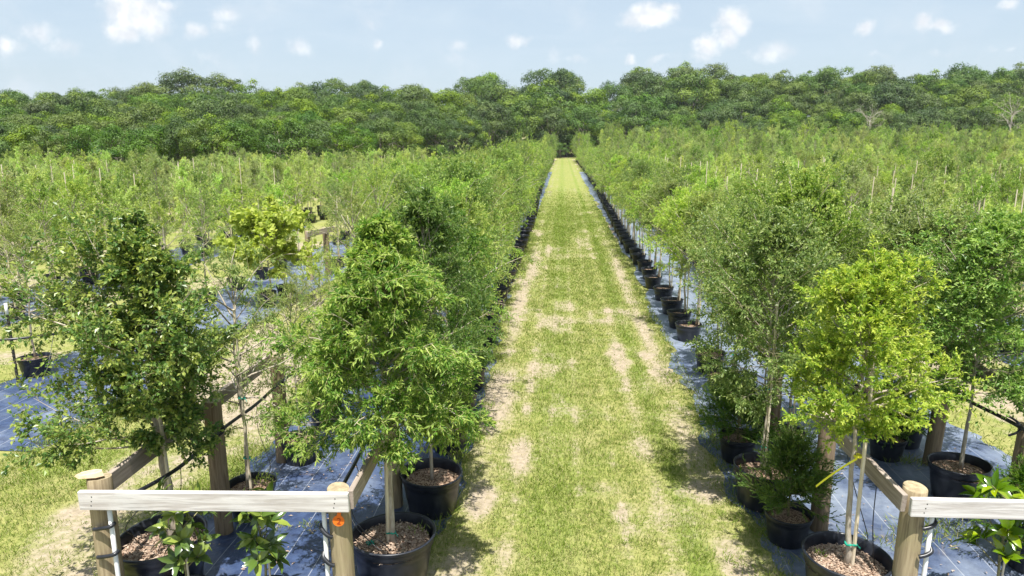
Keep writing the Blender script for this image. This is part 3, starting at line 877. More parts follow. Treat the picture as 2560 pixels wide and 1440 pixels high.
# ------------------------------------------------------------------ the three front trees
t, c = make_tree(seed=501, H=3.12, zc=1.36, rmax=.63, nprim=58, nsec=10, nter=7, nleaf=13, L=.046, W=.0135, shape='weep', droop=(.10, .22, .28), twigs=2, a_low=70, a_top=22, lenvar=.3, tr=.03, fresh=.35, tipamt=.85, clump=.15,
                 extra=[(1.42, 300, 85, .5), (1.44, 205, 82, .75), (1.46, 345, 82, .7), (1.42, 190, 75, .85), (1.5, 0, 72, .70), (1.6, 335, 66, .75), (1.65, 160, 66, .85), (1.9, 200, 55, .8)])
hero = potted(-1.39, 5.14, 'hero', 0, 'weeping fine leaved tree beside the orange tagged post, its pot closest to the camera', 'potted nursery trees', 1, 1, .965, None, 0.0, False,
              c.mesh('crown', M['hero_fine']), t.mesh('trunk', [M['bark'], M['hero_twig']]), 'soil_chips')
g = Geo(); z = np.linspace(.33, 1.9, 7); g.tubes(np.stack([-.035 + .01 * z, -.02 + 0 * z, z], -1), .018, .018, 4, 0, False); obj('stake', g.mesh('stake', M['stake']), hero)
obj('tie', ring_tie(.036, .47, .014, -.01, -.01).mesh('tie', M['tie']), hero); obj('tie', ring_tie(.036, 1.16, .014, -.01, -.01).mesh('tie', M['tie']), hero)
g = Geo()
for q in range(9):
    a = np.linspace(0, 1, 6); r0 = random.uniform(0, 6.28)
    g.tubes(np.stack([-.17 + .035 * np.cos(r0) * a, -.08 + .03 * np.sin(r0) * a, .40 + .02 * np.sin(a * 3 + q)], -1), .006, .004, 4)
obj('loose_tape', g.mesh('loose_tape', M['tie']), hero)

t, c = make_tree(seed=611, H=2.92, zc=1.25, rmax=.54, nprim=52, nsec=10, nter=7, nleaf=10, L=.043, W=.024, shape='oval', droop=(.0, .03, .05), twigs=2, a_low=78, a_top=25, lenvar=.45, tr=.05, fresh=.25, tipamt=.75, clump=.35, ang=1.0,
                 extra=[(1.2, 195, 74, 1.05), (1.25, 215, 82, .95), (1.45, 180, 68, 1.0), (1.9, 170, 62, 1.05), (2.0, 200, 60, 1.1), (2.1, 150, 58, .95), (2.2, 185, 48, 1.0), (1.5, 350, 72, .62), (1.75, 20, 66, .68), (1.95, 330, 60, .68), (1.35, 230, 80, .75)], lean=(-.10, .05))
hl = potted(-3.28, 4.92, 'hero', 0, 'sprawling round leaved tree behind the post with the flat stone', 'potted nursery trees', 1, 1, 1.0, None, 0.0, False,
            c.mesh('crown', M['round']), t.mesh('trunk', [M['bark'], M['twig']]), 'soil_chips', off=(.02, .1))
g = Geo(); z = np.linspace(.33, 2.75, 7); g.tubes(np.stack([.07 - .03 * z, .10 + 0 * z, z], -1), .017, .015, 6, 0, False); obj('stake', g.mesh('stake', M['stake']), hl)
obj('tie', ring_tie(.042, .82, .014, .03, .1).mesh('tie', M['tie']), hl); obj('tie', ring_tie(.036, 1.9, .012, -.02, .1).mesh('tie', M['tie']), hl)

t, c = make_tree(seed=708, H=2.72, zc=1.50, rmax=.51, nprim=52, nsec=8, nter=6, nleaf=12, L=.034, W=.0155, shape='oval', droop=(.02, .02, .04), twigs=1, a_low=78, a_top=22, lenvar=.3, tr=.028, fresh=.4, tipamt=.8, clump=.25, up=.0,
                 extra=[(1.7, 0, 60, .62), (2.3, 190, 12, .55)])
hy = potted(2.32, 5.10, 'hero', 0, 'bright yellow-green tree with a yellow ribbon on its trunk', 'potted nursery trees', 1, 1, .93, None, 0.0, False,
            c.mesh('crown', M['yellow']), t.mesh('trunk', [M['bark'], M['twig']]), 'soil_chips')
g = Geo(); z = np.linspace(.33, 2.7, 7); g.tubes(np.stack([.05 - .008 * z, -.02 + 0 * z, z], -1), .016, .015, 6, 0, False); obj('stake', g.mesh('stake', M['stake']), hy)
obj('tie', ring_tie(.04, .56, .016, .02, -.01).mesh('tie', M['tie']), hy); obj('tie', ring_tie(.034, 2.2, .012, .02, -.01).mesh('tie', M['tie']), hy)
g = Geo(); a = np.linspace(0, 1, 6)
P = np.stack([-.02 - .30 * a, -.05 - .03 * a, 1.30 - .18 * a - .05 * a * a], -1); Q = P + np.array([0, .004, .018])
g.add(np.concatenate([P, Q]), [[i, i + 1, i + 7, i + 6] for i in range(5)], None, 0, True)
g.tubes(np.stack([.03 * np.cos(a * 6.28), .03 * np.sin(a * 6.28), 1.31 + 0 * a], -1), .012, .012, 4)
obj('ribbon', g.mesh('ribbon', M['ribbon']), hy)

# ------------------------------------------------------------------ rows of potted trees
ROWS = []          # (row phrase, list of (x, y, kind, hs, ws, ps, stake))



row = [(-1.28, 6.34, 'dark', .98, .84, .84, None), (-1.34, 7.75, 'dark', .92, .8, .7, 'stake_mid'), (-1.36, 8.85, 'fine', .95, .85, .66, None), (-1.36, 9.91, 'fine', .98, .85, .66, 'stake_mid')]
y = 11.05
while y < 60:
    k = 'fine' if y < 24 else 'bush'
    if random.random() < .14:
        k = 'oak' if y < 24 else 'deep'
    h = {'fine': 3.0, 'oak': 3.2, 'bush': 2.4, 'deep': 2.7}[k]
    row.append((-1.42 - .35 * sstep(y, 25, 60) + rr(-.05, .05), y, k, rr(2.8, 3.3) / h, rr(.76, .90), .64, 'stake_mid')); y += rr(1.1, 1.3)
ROWS.append(('orange tagged post row', row))
row = [(-3.09, 6.12, 'airy', 1.0, .95, .68, 'stake_mid'), (-3.04, 7.3, 'airy', .85, .7, .62, None), (-3.1, 8.35, 'airy', .85, .75, .64, None)]
y = 9.9
while y < 52:
    k = 'airy' if y < 12 else ('fine' if y < 22 else 'bush')
    h = {'fine': 3.0, 'airy': 2.5, 'bush': 2.4}[k]
    row.append((-3.05 + rr(-.06, .06), y, k, rr(2.6, 3.1) / h, rr(.80, 1.0), .64, None)); y += rr(1.15, 1.4)
ROWS.append(('flat stone post row', row))
row = [(2.12, 6.72, 'oak', .86, .78, .84, 'stake_mid'), (2.74, 7.9, 'oak', .94, .80, .62, 'stake_mid'), (2.74, 8.9, 'oak', .76, .62, .62, 'stake_cane')]
for yy in (9.93, 10.97, 12.76, 13.7, 14.85, 16.2):
    row.append((2.44 + rr(-.03, .03), yy, 'path', rr(.95, 1.05), rr(.9, 1.1), .68, 'stake_mid'))
y = 17.6
while y < 70:
    k = 'path' if y < 34 else ('bush' if random.random() < .8 else 'field')
    row.append((2.42 + .4 * sstep(y, 25, 60) + rr(-.05, .05), y, k, rr(.95, 1.18), rr(.85, 1.0), .64, 'stake_mid')); y += rr(1.0, 1.2)
ROWS.append(('yellow ribbon row', row))
row = [(4.22, 6.95, 'oak', .86, .98, .82, None), (4.3, 8.3, 'oak', .82, .95, .7, None), (4.3, 9.5, 'fine', .9, .9, .64, 'stake_tall')]
y = 10.7
while y < 60:
    k = 'fine' if y < 20 else 'bush'
    row.append((4.25 + rr(-.06, .06), y, k, (rr(2.3, 2.8)) / (3.0 if k == 'fine' else 2.4), rr(.85, 1.0), .63, 'stake_tall')); y += rr(1.15, 1.35)
ROWS.append(('dark juniper row', row))
row = [(-6.67, 15.8, 'airy', .8, .6, .62, None), (-6.75, 20.0, 'airy', .95, .75, .62, 'stake_mid'), (-6.7, 21.6, 'airy', 1, .8, .62, None)]
y = 23.5
while y < 70:
    row.append((-6.75 + rr(-.06, .06), y, 'bush', rr(.85, 1.05), rr(.75, .95), .63, 'stake_mid')); y += rr(1.2, 1.5)
ROWS.append(('lime redbud row', row))
row = [(-8.47, 9.98, 'airy', .95, .85, .66, None), (-8.3, 13.6, 'airy', .95, .85, .62, 'stake_mid'), (-8.35, 15.2, 'airy', 1.0, .9, .62, None), (-8.3, 16.6, 'bush', .9, .8, .62, 'stake_mid'), (-8.25, 18.0, 'airy', .9, .8, .62, 'stake_mid'), (-8.3, 19.4, 'bush', .9, .8, .62, None), (-8.3, 20.9, 'bush', .95, .8, .62, 'stake_mid')]
y = 24.6
while y < 66:
    row.append((-8.3 + rr(-.06, .06), y, 'bush' if random.random() < .8 else 'deep', rr(.85, 1.0), rr(.75, .95), .63, 'stake_mid')); y += rr(1.2, 1.5)
ROWS.append(('row behind the redbud', row))
for k in range(6):
    for j, dx in enumerate((-.85, 0.0, .85)):
        xr = -12.55 - 5.1 * k - dx; row = []
        y = [10.5, 12, 14.5, 18, 23, 28][k] + rr(0, .8); ymax = [64, 56, 52, 48, 46, 43][k]
        while y < ymax:
            kd = random.choices(['field', 'bush', 'deep'], [.78, .13, .09])[0]
            row.append((xr + rr(-.12, .12), y, kd, rr(.82, 1.28) * (.97 if kd != 'deep' else .86), rr(.74, .98), .6, random.choice(['stake_tall', 'stake_tall', 'stake_mid', None]))); y += rr(1.1, 1.4)
        ROWS.append(('%s row past the redbud' % ordinal(3 * k + j + 1), row))
for k in range(17):
    for j, dx in enumerate((-.85, 0.0, .85)):
        xr = 8.85 + 5.1 * k + dx; row = []
        y = 8.5 + 7 * k + rr(0, .8); ymax = 146 + 2 * j
        while y < ymax:
            kd = random.choices(['field', 'bush', 'deep'], [.64, .24, .12])[0]
            tall = 1.0
            if y > 120:
                tall = rr(1.1, 2.3)
            elif y > 45 and random.random() < .14:
                tall = rr(1.2, 1.6)
            row.append((xr + rr(-.12, .12), y, kd, rr(.82, 1.2) * tall, rr(.72, .98) * (1 + .75 * (tall - 1)), .6, random.choice(['stake_tall', 'stake_tall', 'stake_mid', None]))); y += rr(1.1, 1.4)
        ROWS.append(('%s row past the far rail' % ordinal(3 * k + j + 1), row))
# the near rows carry on to the end of the path as part of the far mass
FAR = []
for (xr, ya, yb) in ((-1.95, 60, 152), (-3.25, 52, 156), (2.98, 70, 152), (4.45, 60, 156), (-6.75, 70, 80), (-8.3, 66, 76)):
    y = ya
    while y < yb:
        tall = rr(1.3, 2.0) if y > 125 else 1.0
        FAR.append((xr + rr(-.1, .1), y, random.choice(['bush', 'bush', 'field', 'deep']), rr(.9, 1.1) * tall, rr(.7, .9) * (1 + .25 * (tall - 1)))); y += rr(1.1, 1.3)


def in_view(x, y, m=1.12):
    cx = x * math.cos(YAW) + y * math.sin(YAW); cy = -x * math.sin(YAW) + y * math.cos(YAW)
    return cy > 2 and abs(cx) < (cy * .978 + .6) * 0.75 * m + 1.2


cand = []
for ri, (phrase, row) in enumerate(ROWS):
    for i, it in enumerate(row):
        if in_view(it[0], it[1]):
            cand.append((math.hypot(it[0], it[1]) * (1.0 if ri > 5 else .62), ri, i))
cand.sort()
chosen = set((r, i) for _, r, i in cand[:286])
for ri, (phrase, row) in enumerate(ROWS):
    for i, (x, y, kd, hs, ws, ps, st) in enumerate(row):
        if not in_view(x, y):
            continue
        if (ri, i) in chosen:
            nv = sum(1 for kk in VAR if kk[0] == kd)
            pre = ' with tall stake' if st == 'stake_tall' else ''
            start = i + (2 if ri in (0, 1, 2) else 1)
            potted(x, y, kd, random.randrange(nv), '%s%s, %s in %s' % (DESC[kd], pre, ordinal(start), phrase), 'potted nursery trees', hs, ws, ps, st, None, y < 24, off=(rr(-.02, .02) + {0: -.24, 2: .13}.get(ri, 0) * (y > 9), rr(-.02, .02)))
        else:
            FAR.append((x, y, kd, hs, ws))

# ------------------------------------------------------------------ redbud, junipers, magnolias
t, c = make_tree(seed=820, H=1.9, zc=.85, rmax=.85, nprim=26, nsec=7, nter=3, nleaf=7, L=.115, W=.10, shape='oval', droop=(.03, .05, .08), twigs=1, a_low=74, a_top=22, lenvar=.4, fresh=.5, tipamt=.6, fold=.12, upn=.5, hang=.35, clump=.35)
potted(-6.78, 14.95, 'redbud', 0, 'lime coloured redbud with big heart shaped leaves in the bare fabric bed', 'potted nursery trees', 1, 1, .66, None, 0.0, False, c.mesh('crown', M['redbud']), t.mesh('trunk', [M['bark'], M['twig']]), off=(.12, 0))


def juniper(x, y, seed, H, r, ps, label):
    tw, g = make_juniper(seed, H, r)
    return potted(x, y, 'juniper', 0, label, 'potted junipers', 1, 1, ps, None, 0.0, False, g.mesh('crown', M['juniper']), tw.mesh('trunk', [M['twig'], M['twig']]), name='potted_juniper', cat='shrub')


juniper(2.17, 6.02, 901, 1.12, .40, .60, 'bushy green juniper between the yellow-green tree and the brown post')
juniper(2.12, 7.72, 902, .95, .42, .62, 'spreading feathery juniper beside the path behind the bushy one')
juniper(4.18, 5.75, 903, 1.0, .36, .60, 'dark juniper by the post at the far rail')
juniper(3.92, 7.9, 904, .95, .34, .58, 'shaded juniper behind the brown post of the second bed')


def magnolia(x, y, seed, H, sr, label, ps=.52):
    st, lf = make_magnolia(seed, H, sr)
    r = empty('potted_magnolia', (x, y, .012), 0, label, 'shrub', 'potted magnolias')
    p = obj('pot', MESH['pot', 1], r); p.scale = (ps, ps, ps); s = obj('soil', MESH['soil'], r); s.scale = (ps, ps, ps)
    obj('trunk', st.mesh('trunk', M['twig']), r); obj('foliage', lf.mesh('foliage', M['magnolia']), r)
    g = Geo(); z = np.linspace(.2, H * .7, 3); g.tubes(np.stack([.03 + 0 * z, 0 * z, z], -1), .008, .008, 6, 0, False); obj('stake', g.mesh('stake', M['stake']), r)


magnolia(-2.90, 4.56, 31, 1.05, .24, 'glossy magnolia in front of the big pot under the white rail')
magnolia(-2.26, 4.60, 37, 1.02, .20, 'narrow glossy magnolia standing alone under the white rail')
magnolia(3.42, 4.98, 43, 1.12, .26, 'glossy magnolia with a brown leaf under the shorter white rail')


# ------------------------------------------------------------------ fences and pipes
def post(parent, x, y, h, r, mat, seed):
    rg = np.random.default_rng(seed); g = Geo(); sides = 18; k = 9
    z = np.linspace(-.05, h, k)
    an = np.arange(sides) / sides * 6.2832
    wob = 1 + .03 * np.sin(2 * an + seed) + .02 * np.sin(3 * an + seed * 2)
    V_ = np.empty((k + 1, sides, 3))
    lean = rg.normal(0, .012, 2)
    for i in range(k + 1):
        zz = z[min(i, k - 1)]; f = 1.06 - .06 * zz / h
        q = r * f * wob * (1 + .012 * rg.normal(0, 1)) * (.975 if i == k else 1)
        V_[i, :, 0] = x + lean[0] * zz + q * np.cos(an); V_[i, :, 1] = y + lean[1] * zz + q * np.sin(an); V_[i, :, 2] = zz + (.004 if i == k else 0)
    V_[k - 1:, :, 2] += .008 * np.cos(an + seed)
    idx = np.arange((k + 1) * sides).reshape(k + 1, sides); a = idx[:-1]; b = np.roll(a, -1, 1); d = idx[1:]; c = np.roll(d, -1, 1)
    g.add(V_.reshape(-1, 3) - np.array([x, y, 0]), np.stack([a, b, c, d], -1).reshape(-1, 4), None, 0, True)
    n0 = g.nv
    cap = V_[k] - np.array([x, y, 0]); g.add(np.concatenate([cap, cap.mean(0, keepdims=True) + [0, 0, .002]]), np.stack([np.arange(sides), np.roll(np.arange(sides), -1), np.full(sides, sides)], -1), None, 1)
    return obj('post', g.mesh('post', [M[mat], M['posttop']]), parent, (x, y, 0))


def rail(parent, a, b, h, th, mat, axis):
    """board between a and b (centre line); modelled along its own axis so that the grain follows it"""
    a = Vector(a); b = Vector(b); L = (b - a).length
    g = Geo(); lo = [-th / 2, -th / 2, -h / 2]; hi = [th / 2, th / 2, h / 2]; lo[axis] = -L / 2; hi[axis] = L / 2
    g.box(lo, hi, 0, .005)
    if axis == 0:                                                   # nail heads at both ends
        for sx in (-1, 1):
            for q in (-.035, 0, .035):
                g.box((sx * (L / 2 - .10) - .004 + q * .2, -th / 2 - .002, q - .004), (sx * (L / 2 - .10) + .004 + q * .2, -th / 2 + .004, q + .004), 1, .001)
    o = obj('rail', g.mesh('rail', [M[mat], M['steel']]), parent, (a + b) / 2)
    base = Vector((1, 0, 0)) if axis == 0 else Vector((0, 1, 0))
    o.rotation_euler = base.rotation_difference((b - a).normalized()).to_euler()
    return o


f = empty('rail_fence', (-2.5, 4.4, 0), 0, 'timber post and rail fence with a white end rail round the closest bed', 'fence', 'post and rail fences')
f_loc = Vector((2.5, -4.4, 0))


def P_(v):
    return (v[0] + f_loc.x, v[1] + f_loc.y, v[2])


posts = [(-3.40, 4.42, 1.27, .082, 'post', 1), (-3.22, 5.78, 1.35, .080, 'post_brown', 2), (-3.25, 7.28, 1.33, .078, 'post_brown', 3), (-1.585, 4.46, 1.235, .082, 'post', 4), (-1.68, 6.38, 1.2, .078, 'post', 5),
         (-3.25, 9.0, 1.3, .078, 'post_brown', 6), (-1.70, 8.3, 1.2, .078, 'post_brown', 7)]
for p in posts:
    post(f, p[0] + f_loc.x, p[1] + f_loc.y, *p[2:])
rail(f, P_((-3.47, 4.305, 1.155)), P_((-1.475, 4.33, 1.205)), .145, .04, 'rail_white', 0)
rail(f, P_((-3.42, 4.55, 1.16)), P_((-3.35, 7.35, 1.24)), .15, .04, 'rail_y', 1)
rail(f, P_((-1.478, 4.375, 1.195)), P_((-1.57, 6.45, 1.13)), .145, .04, 'rail_y', 1)
f2 = empty('rail_fence', (3.5, 5.0, 0), 0, 'timber post and rail fence with a white end rail behind the yellow-green tree', 'fence', 'post and rail fences')
f_loc = Vector((-3.5, -5.0, 0))
posts = [(2.66, 4.86, 1.185, .084, 'post', 11), (2.55, 6.24, 1.25, .082, 'post_brown', 12), (4.37, 7.77, 1.3, .08, 'post_brown', 13), (4.29, 6.2, 1.18, .078, 'post_brown', 14), (4.35, 4.86, 1.2, .08, 'post', 15), (2.6, 8.0, 1.25, .08, 'post_brown', 16)]
for p in posts:
    post(f2, p[0] + f_loc.x, p[1] + f_loc.y, *p[2:])
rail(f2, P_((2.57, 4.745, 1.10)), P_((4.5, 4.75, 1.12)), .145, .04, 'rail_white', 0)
rail(f2, P_((2.55, 4.79, 1.10)), P_((2.44, 6.35, 1.20)), .145, .04, 'rail_y', 1)
rail(f2, P_((4.40, 6.0, 1.30)), P_((4.48, 7.95, 1.34)), .145, .04, 'rail_y', 1)
f3 = empty('rail_fence', (-6.8, 18.2, 0), 0, 'short timber post and rail fence behind the lime leaved redbud', 'fence', 'post and rail fences')
f_loc = Vector((6.8, -18.2, 0))
post(f3, -6.88 + f_loc.x, 18.0 + f_loc.y, 1.35, .085, 'post', 21); post(f3, -6.62 + f_loc.x, 18.75 + f_loc.y, 1.35, .085, 'post_brown', 22)
rail(f3, P_((-6.84, 17.85, 1.28)), P_((-6.48, 19.0, 1.30)), .15, .04, 'rail_y', 1)


def hose(name, pts, r, label, mat='rubber', cat='pipe', group=None, sides=8, parent=None):
    pts = [Vector(p) for p in pts]; out = []
    for i in range(len(pts) - 1):                                   # Catmull-Rom through the points
        p0 = pts[max(i - 1, 0)]; p1 = pts[i]; p2 = pts[i + 1]; p3 = pts[min(i + 2, len(pts) - 1)]
        for k in range(8):
            u = k / 8
            out.append(.5 * ((2 * p1) + (p2 - p0) * u + (2 * p0 - 5 * p1 + 4 * p2 - p3) * u * u + (3 * p1 - p0 - 3 * p2 + p3) * u ** 3))
    out.append(pts[-1])
    g = Geo(); g.tubes(np.array([tuple(v) for v in out]), r, r, sides, 0, True)
    return tag(obj(name, g.mesh(name, M[mat]), parent), label, cat, group)


hose('irrigation_pipe', [(-3.26, 4.45, 1.08), (-3.13, 5.0, 1.07), (-3.125, 5.72, 1.09), (-3.14, 6.5, 1.04), (-3.155, 7.25, 1.04), (-3.16, 8.1, .97), (-3.15, 9.0, 1.02)], .0165, 'black irrigation pipe strapped along the posts below the flat stone', group='black irrigation pipes')
hose('irrigation_pipe', [(-1.70, 4.5, 1.02), (-1.72, 5.2, 1.03), (-1.79, 6.35, 1.02), (-1.8, 8.3, 1.0)], .0165, 'black irrigation pipe behind the rail by the orange tag', group='black irrigation pipes')
hose('irrigation_pipe', [(4.17, 5.2, 1.2), (4.185, 6.2, 1.17), (4.24, 7.0, 1.08), (4.265, 7.7, 1.02)], .0185, 'black irrigation pipe strapped to the brown posts of the second bed', group='black irrigation pipes')
hose('irrigation_pipe', [(-11.5, 8.9, .78), (-10, 9.2, .72), (-8.45, 9.53, .74), (-7.9, 10.2, .70)], .02, 'black irrigation pipe held by the thin steel post', group='black irrigation pipes')
STR = 'loops of black pipe used as straps'
for (x, y, z, lb) in ((-3.12, 5.72, 1.10, 'black strap loop on the tall brown post'), (-3.15, 7.22, 1.05, 'black strap loop on the post hidden in thin branches'), (4.19, 6.16, 1.18, 'black strap loop on the post of the second bed')):
    a = np.linspace(-1.9, 1.9, 7)
    hose('pipe_strap', [(x - .065 + .085 * math.cos(q), y + .005 * q + .03 * math.sin(q * 1.3), z + .045 * q - .01) for q in a], .011, lb, 'rubber', 'strap', STR, 6)
for (x, y, zt, lb) in ((-3.285, 4.345, 1.085, 'white riser pipe on the post with the flat stone'), (-1.688, 4.395, 1.13, 'white riser pipe on the orange tagged post'), (2.765, 4.80, 1.03, 'white riser pipe on the post of the shorter white rail')):
    g = Geo(); z = np.linspace(0, zt, 4); g.tubes(np.stack([x + 0 * z, y + 0 * z, z], -1), .0165, .0165, 12)
    r = tag(obj('riser_pipe', g.mesh('riser_pipe', M['pvc'])), lb, 'pipe', 'white riser pipes')
    sg = -1 if x < 0 and x < -3 else (1 if x > 0 else -1)
    for zs in (.93, .70):
        if x < -3:
            q = [(x + .022, y + .01, zs + .02), (x + .012, y - .022, zs + .012), (x - .03, y - .03, zs), (x - .11, y - .022, zs - .02), (x - .13, y - .012, zs - .026)]
        elif x < 0:
            q = [(x - .024, y + .012, zs + .05), (x - .018, y - .016, zs + .028), (x + .01, y - .03, zs + .0), (x + .04, y - .035, zs - .02), (x + .065, y - .03, zs - .03)]
        else:
            q = [(x + .022, y + .012, zs + .045), (x + .02, y - .016, zs + .02), (x - .02, y - .032, zs), (x - .06, y - .036, zs - .012), (x - .075, y - .032, zs - .016)]
        s = hose('strap', q, .0155, None, 'rubber', None, None, 8, r)
hose('drip_line', [(-3.14, 5.05, 1.06), (-3.15, 5.0, .80), (-3.22, 4.8, .50), (-3.25, 4.78, .44)], .0035, 'thin black drip tube into the pot of the sprawling round leaved tree', cat='tube', group='thin black drip tubes', sides=5)
hose('drip_line', [(-3.13, 4.85, 1.06), (-3.36, 4.62, .78), (-3.38, 4.70, .62), (-3.40, 4.80, .48), (-3.30, 4.86, .44)], .0035, 'looped black drip tube by the post with the flat stone', cat='tube', group='thin black drip tubes', sides=5)
hose('drip_line', [(-1.73, 5.3, 1.02), (-1.66, 5.2, .86), (-1.72, 5.1, .70), (-1.60, 5.05, .52), (-1.45, 5.0, .47), (-1.36, 4.93, .44)], .004, 'black drip tube looping into the weeping tree pot', cat='tube', group='thin black drip tubes', sides=5)
hose('drip_line', [(-1.74, 5.45, 1.0), (-1.80, 5.2, .84), (-1.70, 5.05, .62), (-1.52, 4.95, .49), (-1.42, 4.92, .44)], .004, 'second black drip tube into the weeping tree pot', cat='tube', group='thin black drip tubes', sides=5)
hose('drip_line', [(-3.14, 6.5, 1.04), (-3.10, 6.4, .8), (-2.93, 6.25, .48), (-2.97, 6.2, .38)], .0035, 'black drip tube hanging into the pot behind the tall brown post', cat='tube', group='thin black drip tubes', sides=5)
hose('drip_line', [(2.50, 5.75, 1.12), (2.55, 5.6, .8), (2.66, 5.5, .4), (2.55, 5.35, .44), (2.42, 5.2, .43)], .004, 'black drip tube curving behind the yellow ribboned tree', cat='tube', group='thin black drip tubes', sides=5)
hose('drip_line', [(2.49, 5.1, 1.05), (2.51, 5.12, .7), (2.57, 5.12, .3), (2.60, 5.05, .03)], .004, 'straight black drip tube hanging off the rail to the fabric', cat='tube', group='thin black drip tubes', sides=5)
hose('drip_line', [(-8.1, 10.0, .7), (-7.95, 9.6, .3), (-7.9, 9.3, .03), (-7.75, 9.2, .03)], .005, 'black drip tube lying on the bare fabric bed', cat='tube', group='thin black drip tubes', sides=5)
# flat stone, numbered tag, steel post
g = Geo(); rg = np.random.default_rng(5); an = np.linspace(0, 2 * np.pi, 10)[:-1]; rad = np.array([.105, .09, .075, .08, .10, .115, .10, .07, .085])
bot = np.stack([rad * np.cos(an), .7 * rad * np.sin(an), 0 * an], -1); top = bot * [.9, .9, 1] + [0, 0, .024]; top[:, 2] += .012 * np.cos(an)
g.add(np.concatenate([bot, top]), [[i, (i + 1) % 9, 9 + (i + 1) % 9, 9 + i] for i in range(9)]); nb = g.nv
g.f.append(np.array([[9 + i for i in range(9)]])); g.m.append(np.zeros(1, np.int32)); g.sm.append(np.zeros(1, bool)); g.f.append(np.array([[8 - i for i in range(9)]])); g.m.append(np.zeros(1, np.int32)); g.sm.append(np.zeros(1, bool))
tag(obj('flat_stone', g.mesh('flat_stone', M['stone']), None, (-3.435, 4.40, 1.302)), 'flat tan stone lying on top of the corner post', 'stone')
tg = empty('number_tag', (-1.565, 4.345, 1.045), 0, 'round orange tag with the number 2 hanging on the post', 'tag')
g = Geo(); a = np.linspace(0, 2 * np.pi, 25)[:-1]; out = []
for q in a:
    x, z = .042 * math.cos(q), .042 * math.sin(q)
    out.append((x, z))
out = [(x, z) for x, z in out if not (z > .036)]
ring = sorted(out, key=lambda v: math.atan2(v[1], v[0] + 1e-9))
ii = max(range(len(ring)), key=lambda i: (ring[i][1] > .02) * -abs(ring[i][0] - .02) - (ring[i][1] <= .02) * 9)
ring = ring[:ii + 1] + [(.013, .044), (.013, .072), (-.013, .072), (-.013, .044)] + [v for v in ring[ii + 1:]]
n_ = len(ring); fr = [(x, -.003, z) for x, z in ring]; bk = [(x, .003, z) for x, z in ring]
g.add(np.array(fr + bk), [[i, (i + 1) % n_, n_ + (i + 1) % n_, n_ + i] for i in range(n_)]); k0 = g.nv
g.f.append(np.array([list(range(n_))])); g.m.append(np.zeros(1, np.int32)); g.sm.append(np.zeros(1, bool)); g.f.append(np.array([list(range(2 * n_ - 1, n_ - 1, -1))])); g.m.append(np.zeros(1, np.int32)); g.sm.append(np.zeros(1, bool))
o = obj('tag_plate', g.mesh('tag_plate', M['orange']), tg)
cu = bpy.data.curves.new('numeral', 'FONT'); cu.body = '2'; cu.size = .068; cu.extrude = .001; cu.align_x = 'CENTER'; cu.align_y = 'CENTER'; cu.materials.append(M['tagnum'])
tmp = bpy.data.objects.new('numeral', cu); nm = bpy.data.meshes.new_from_object(tmp); bpy.data.objects.remove(tmp)
o = obj('numeral', nm, tg, (.004, -.0048, -.002)); o.rotation_euler = (R(90), 0, 0)
tg.rotation_euler = (0, R(7), R(4))
tp = empty('steel_post', (-8.46, 9.57, 0), 0, 'thin dark steel post with a white cap beside the bare fabric bed', 'post')
g = Geo(); g.box((-.02, -.004, -.05), (.02, .004, 1.15), 0, .001); g.box((-.004, .006, -.05), (.004, .03, 1.15), 0, .001)
for k in range(16):
    g.box((-.022, -.012, .15 + k * .06), (.022, -.0045, .165 + k * .06), 0, .001)
obj('shaft', g.mesh('shaft', M['steel']), tp)
g = Geo(); g.tubes([(0, 0, 1.12), (0, 0, 1.3)], .022, .022, 10); obj('cap', g.mesh('cap', M['pvc']), tp)

# ------------------------------------------------------------------ grass blades (uncountable)
G = Geo()


def blades(n, x0, x1, y0, y1, tintf, seed, hmin, hmax, w, dens=None):
    rg = np.random.default_rng(seed)
    x = rg.uniform(x0, x1, n); y = y0 * (y1 / y0) ** rg.random(n)
    tt = tintf(x, y); bare = tt[:, 0]; lush = tt[:, 1]
    cl = fbm(x * 5.5, y * 5.5, seed + 3)
    keep = rg.random(n) < np.clip(1.02 - 1.25 * bare + .3 * (cl - .5), .05, 1) * (.45 + .6 * cl + .3 * lush)
    keep &= rg.random(n) < 1 - sstep(y, y1 * .3, y1)
    if dens is not None:
        keep &= dens(x, y, rg)
    x, y, bare, lush, cl = x[keep], y[keep], bare[keep], lush[keep], cl[keep]; m = len(x)
    D = rg.normal(0, .62, (m, 3)); D[:, 2] = 1.0
    h = rg.uniform(hmin, hmax, m) * (.6 + .8 * cl + .5 * lush) * (1 - .5 * bare) * (y / 5) ** .15
    w = w * (y / 5) ** .75
    G.leaves(np.stack([x, y, terrain(x, y) + .004], -1), D, unit(rg.normal(0, 1, (m, 3)) + [0, -.2, .8]), h, w, np.clip(rg.random(m) * .6 + .5 * lush, 0, 1),
             np.clip((rg.random(m) < .30 - .2 * lush + .45 * bare) * rg.uniform(.5, 1, m), 0, 1), .1)


blades(270000, -1.3, 2.1, 3.3, 60, path_tint, 11, .022, .055, .0052)
blades(90000, -6.6, -3.3, 3.6, 20, aisle_tint, 13, .025, .065, .0065, lambda x, y, r: (x < -3.55 + .1 * np.sin(y * 5)))
blades(16000, -13, -8.6, 8, 26, aisle_tint, 14, .03, .07, .007)
blades(9000, 5.3, 7.6, 7, 18, aisle_tint, 15, .05, .1, .007)


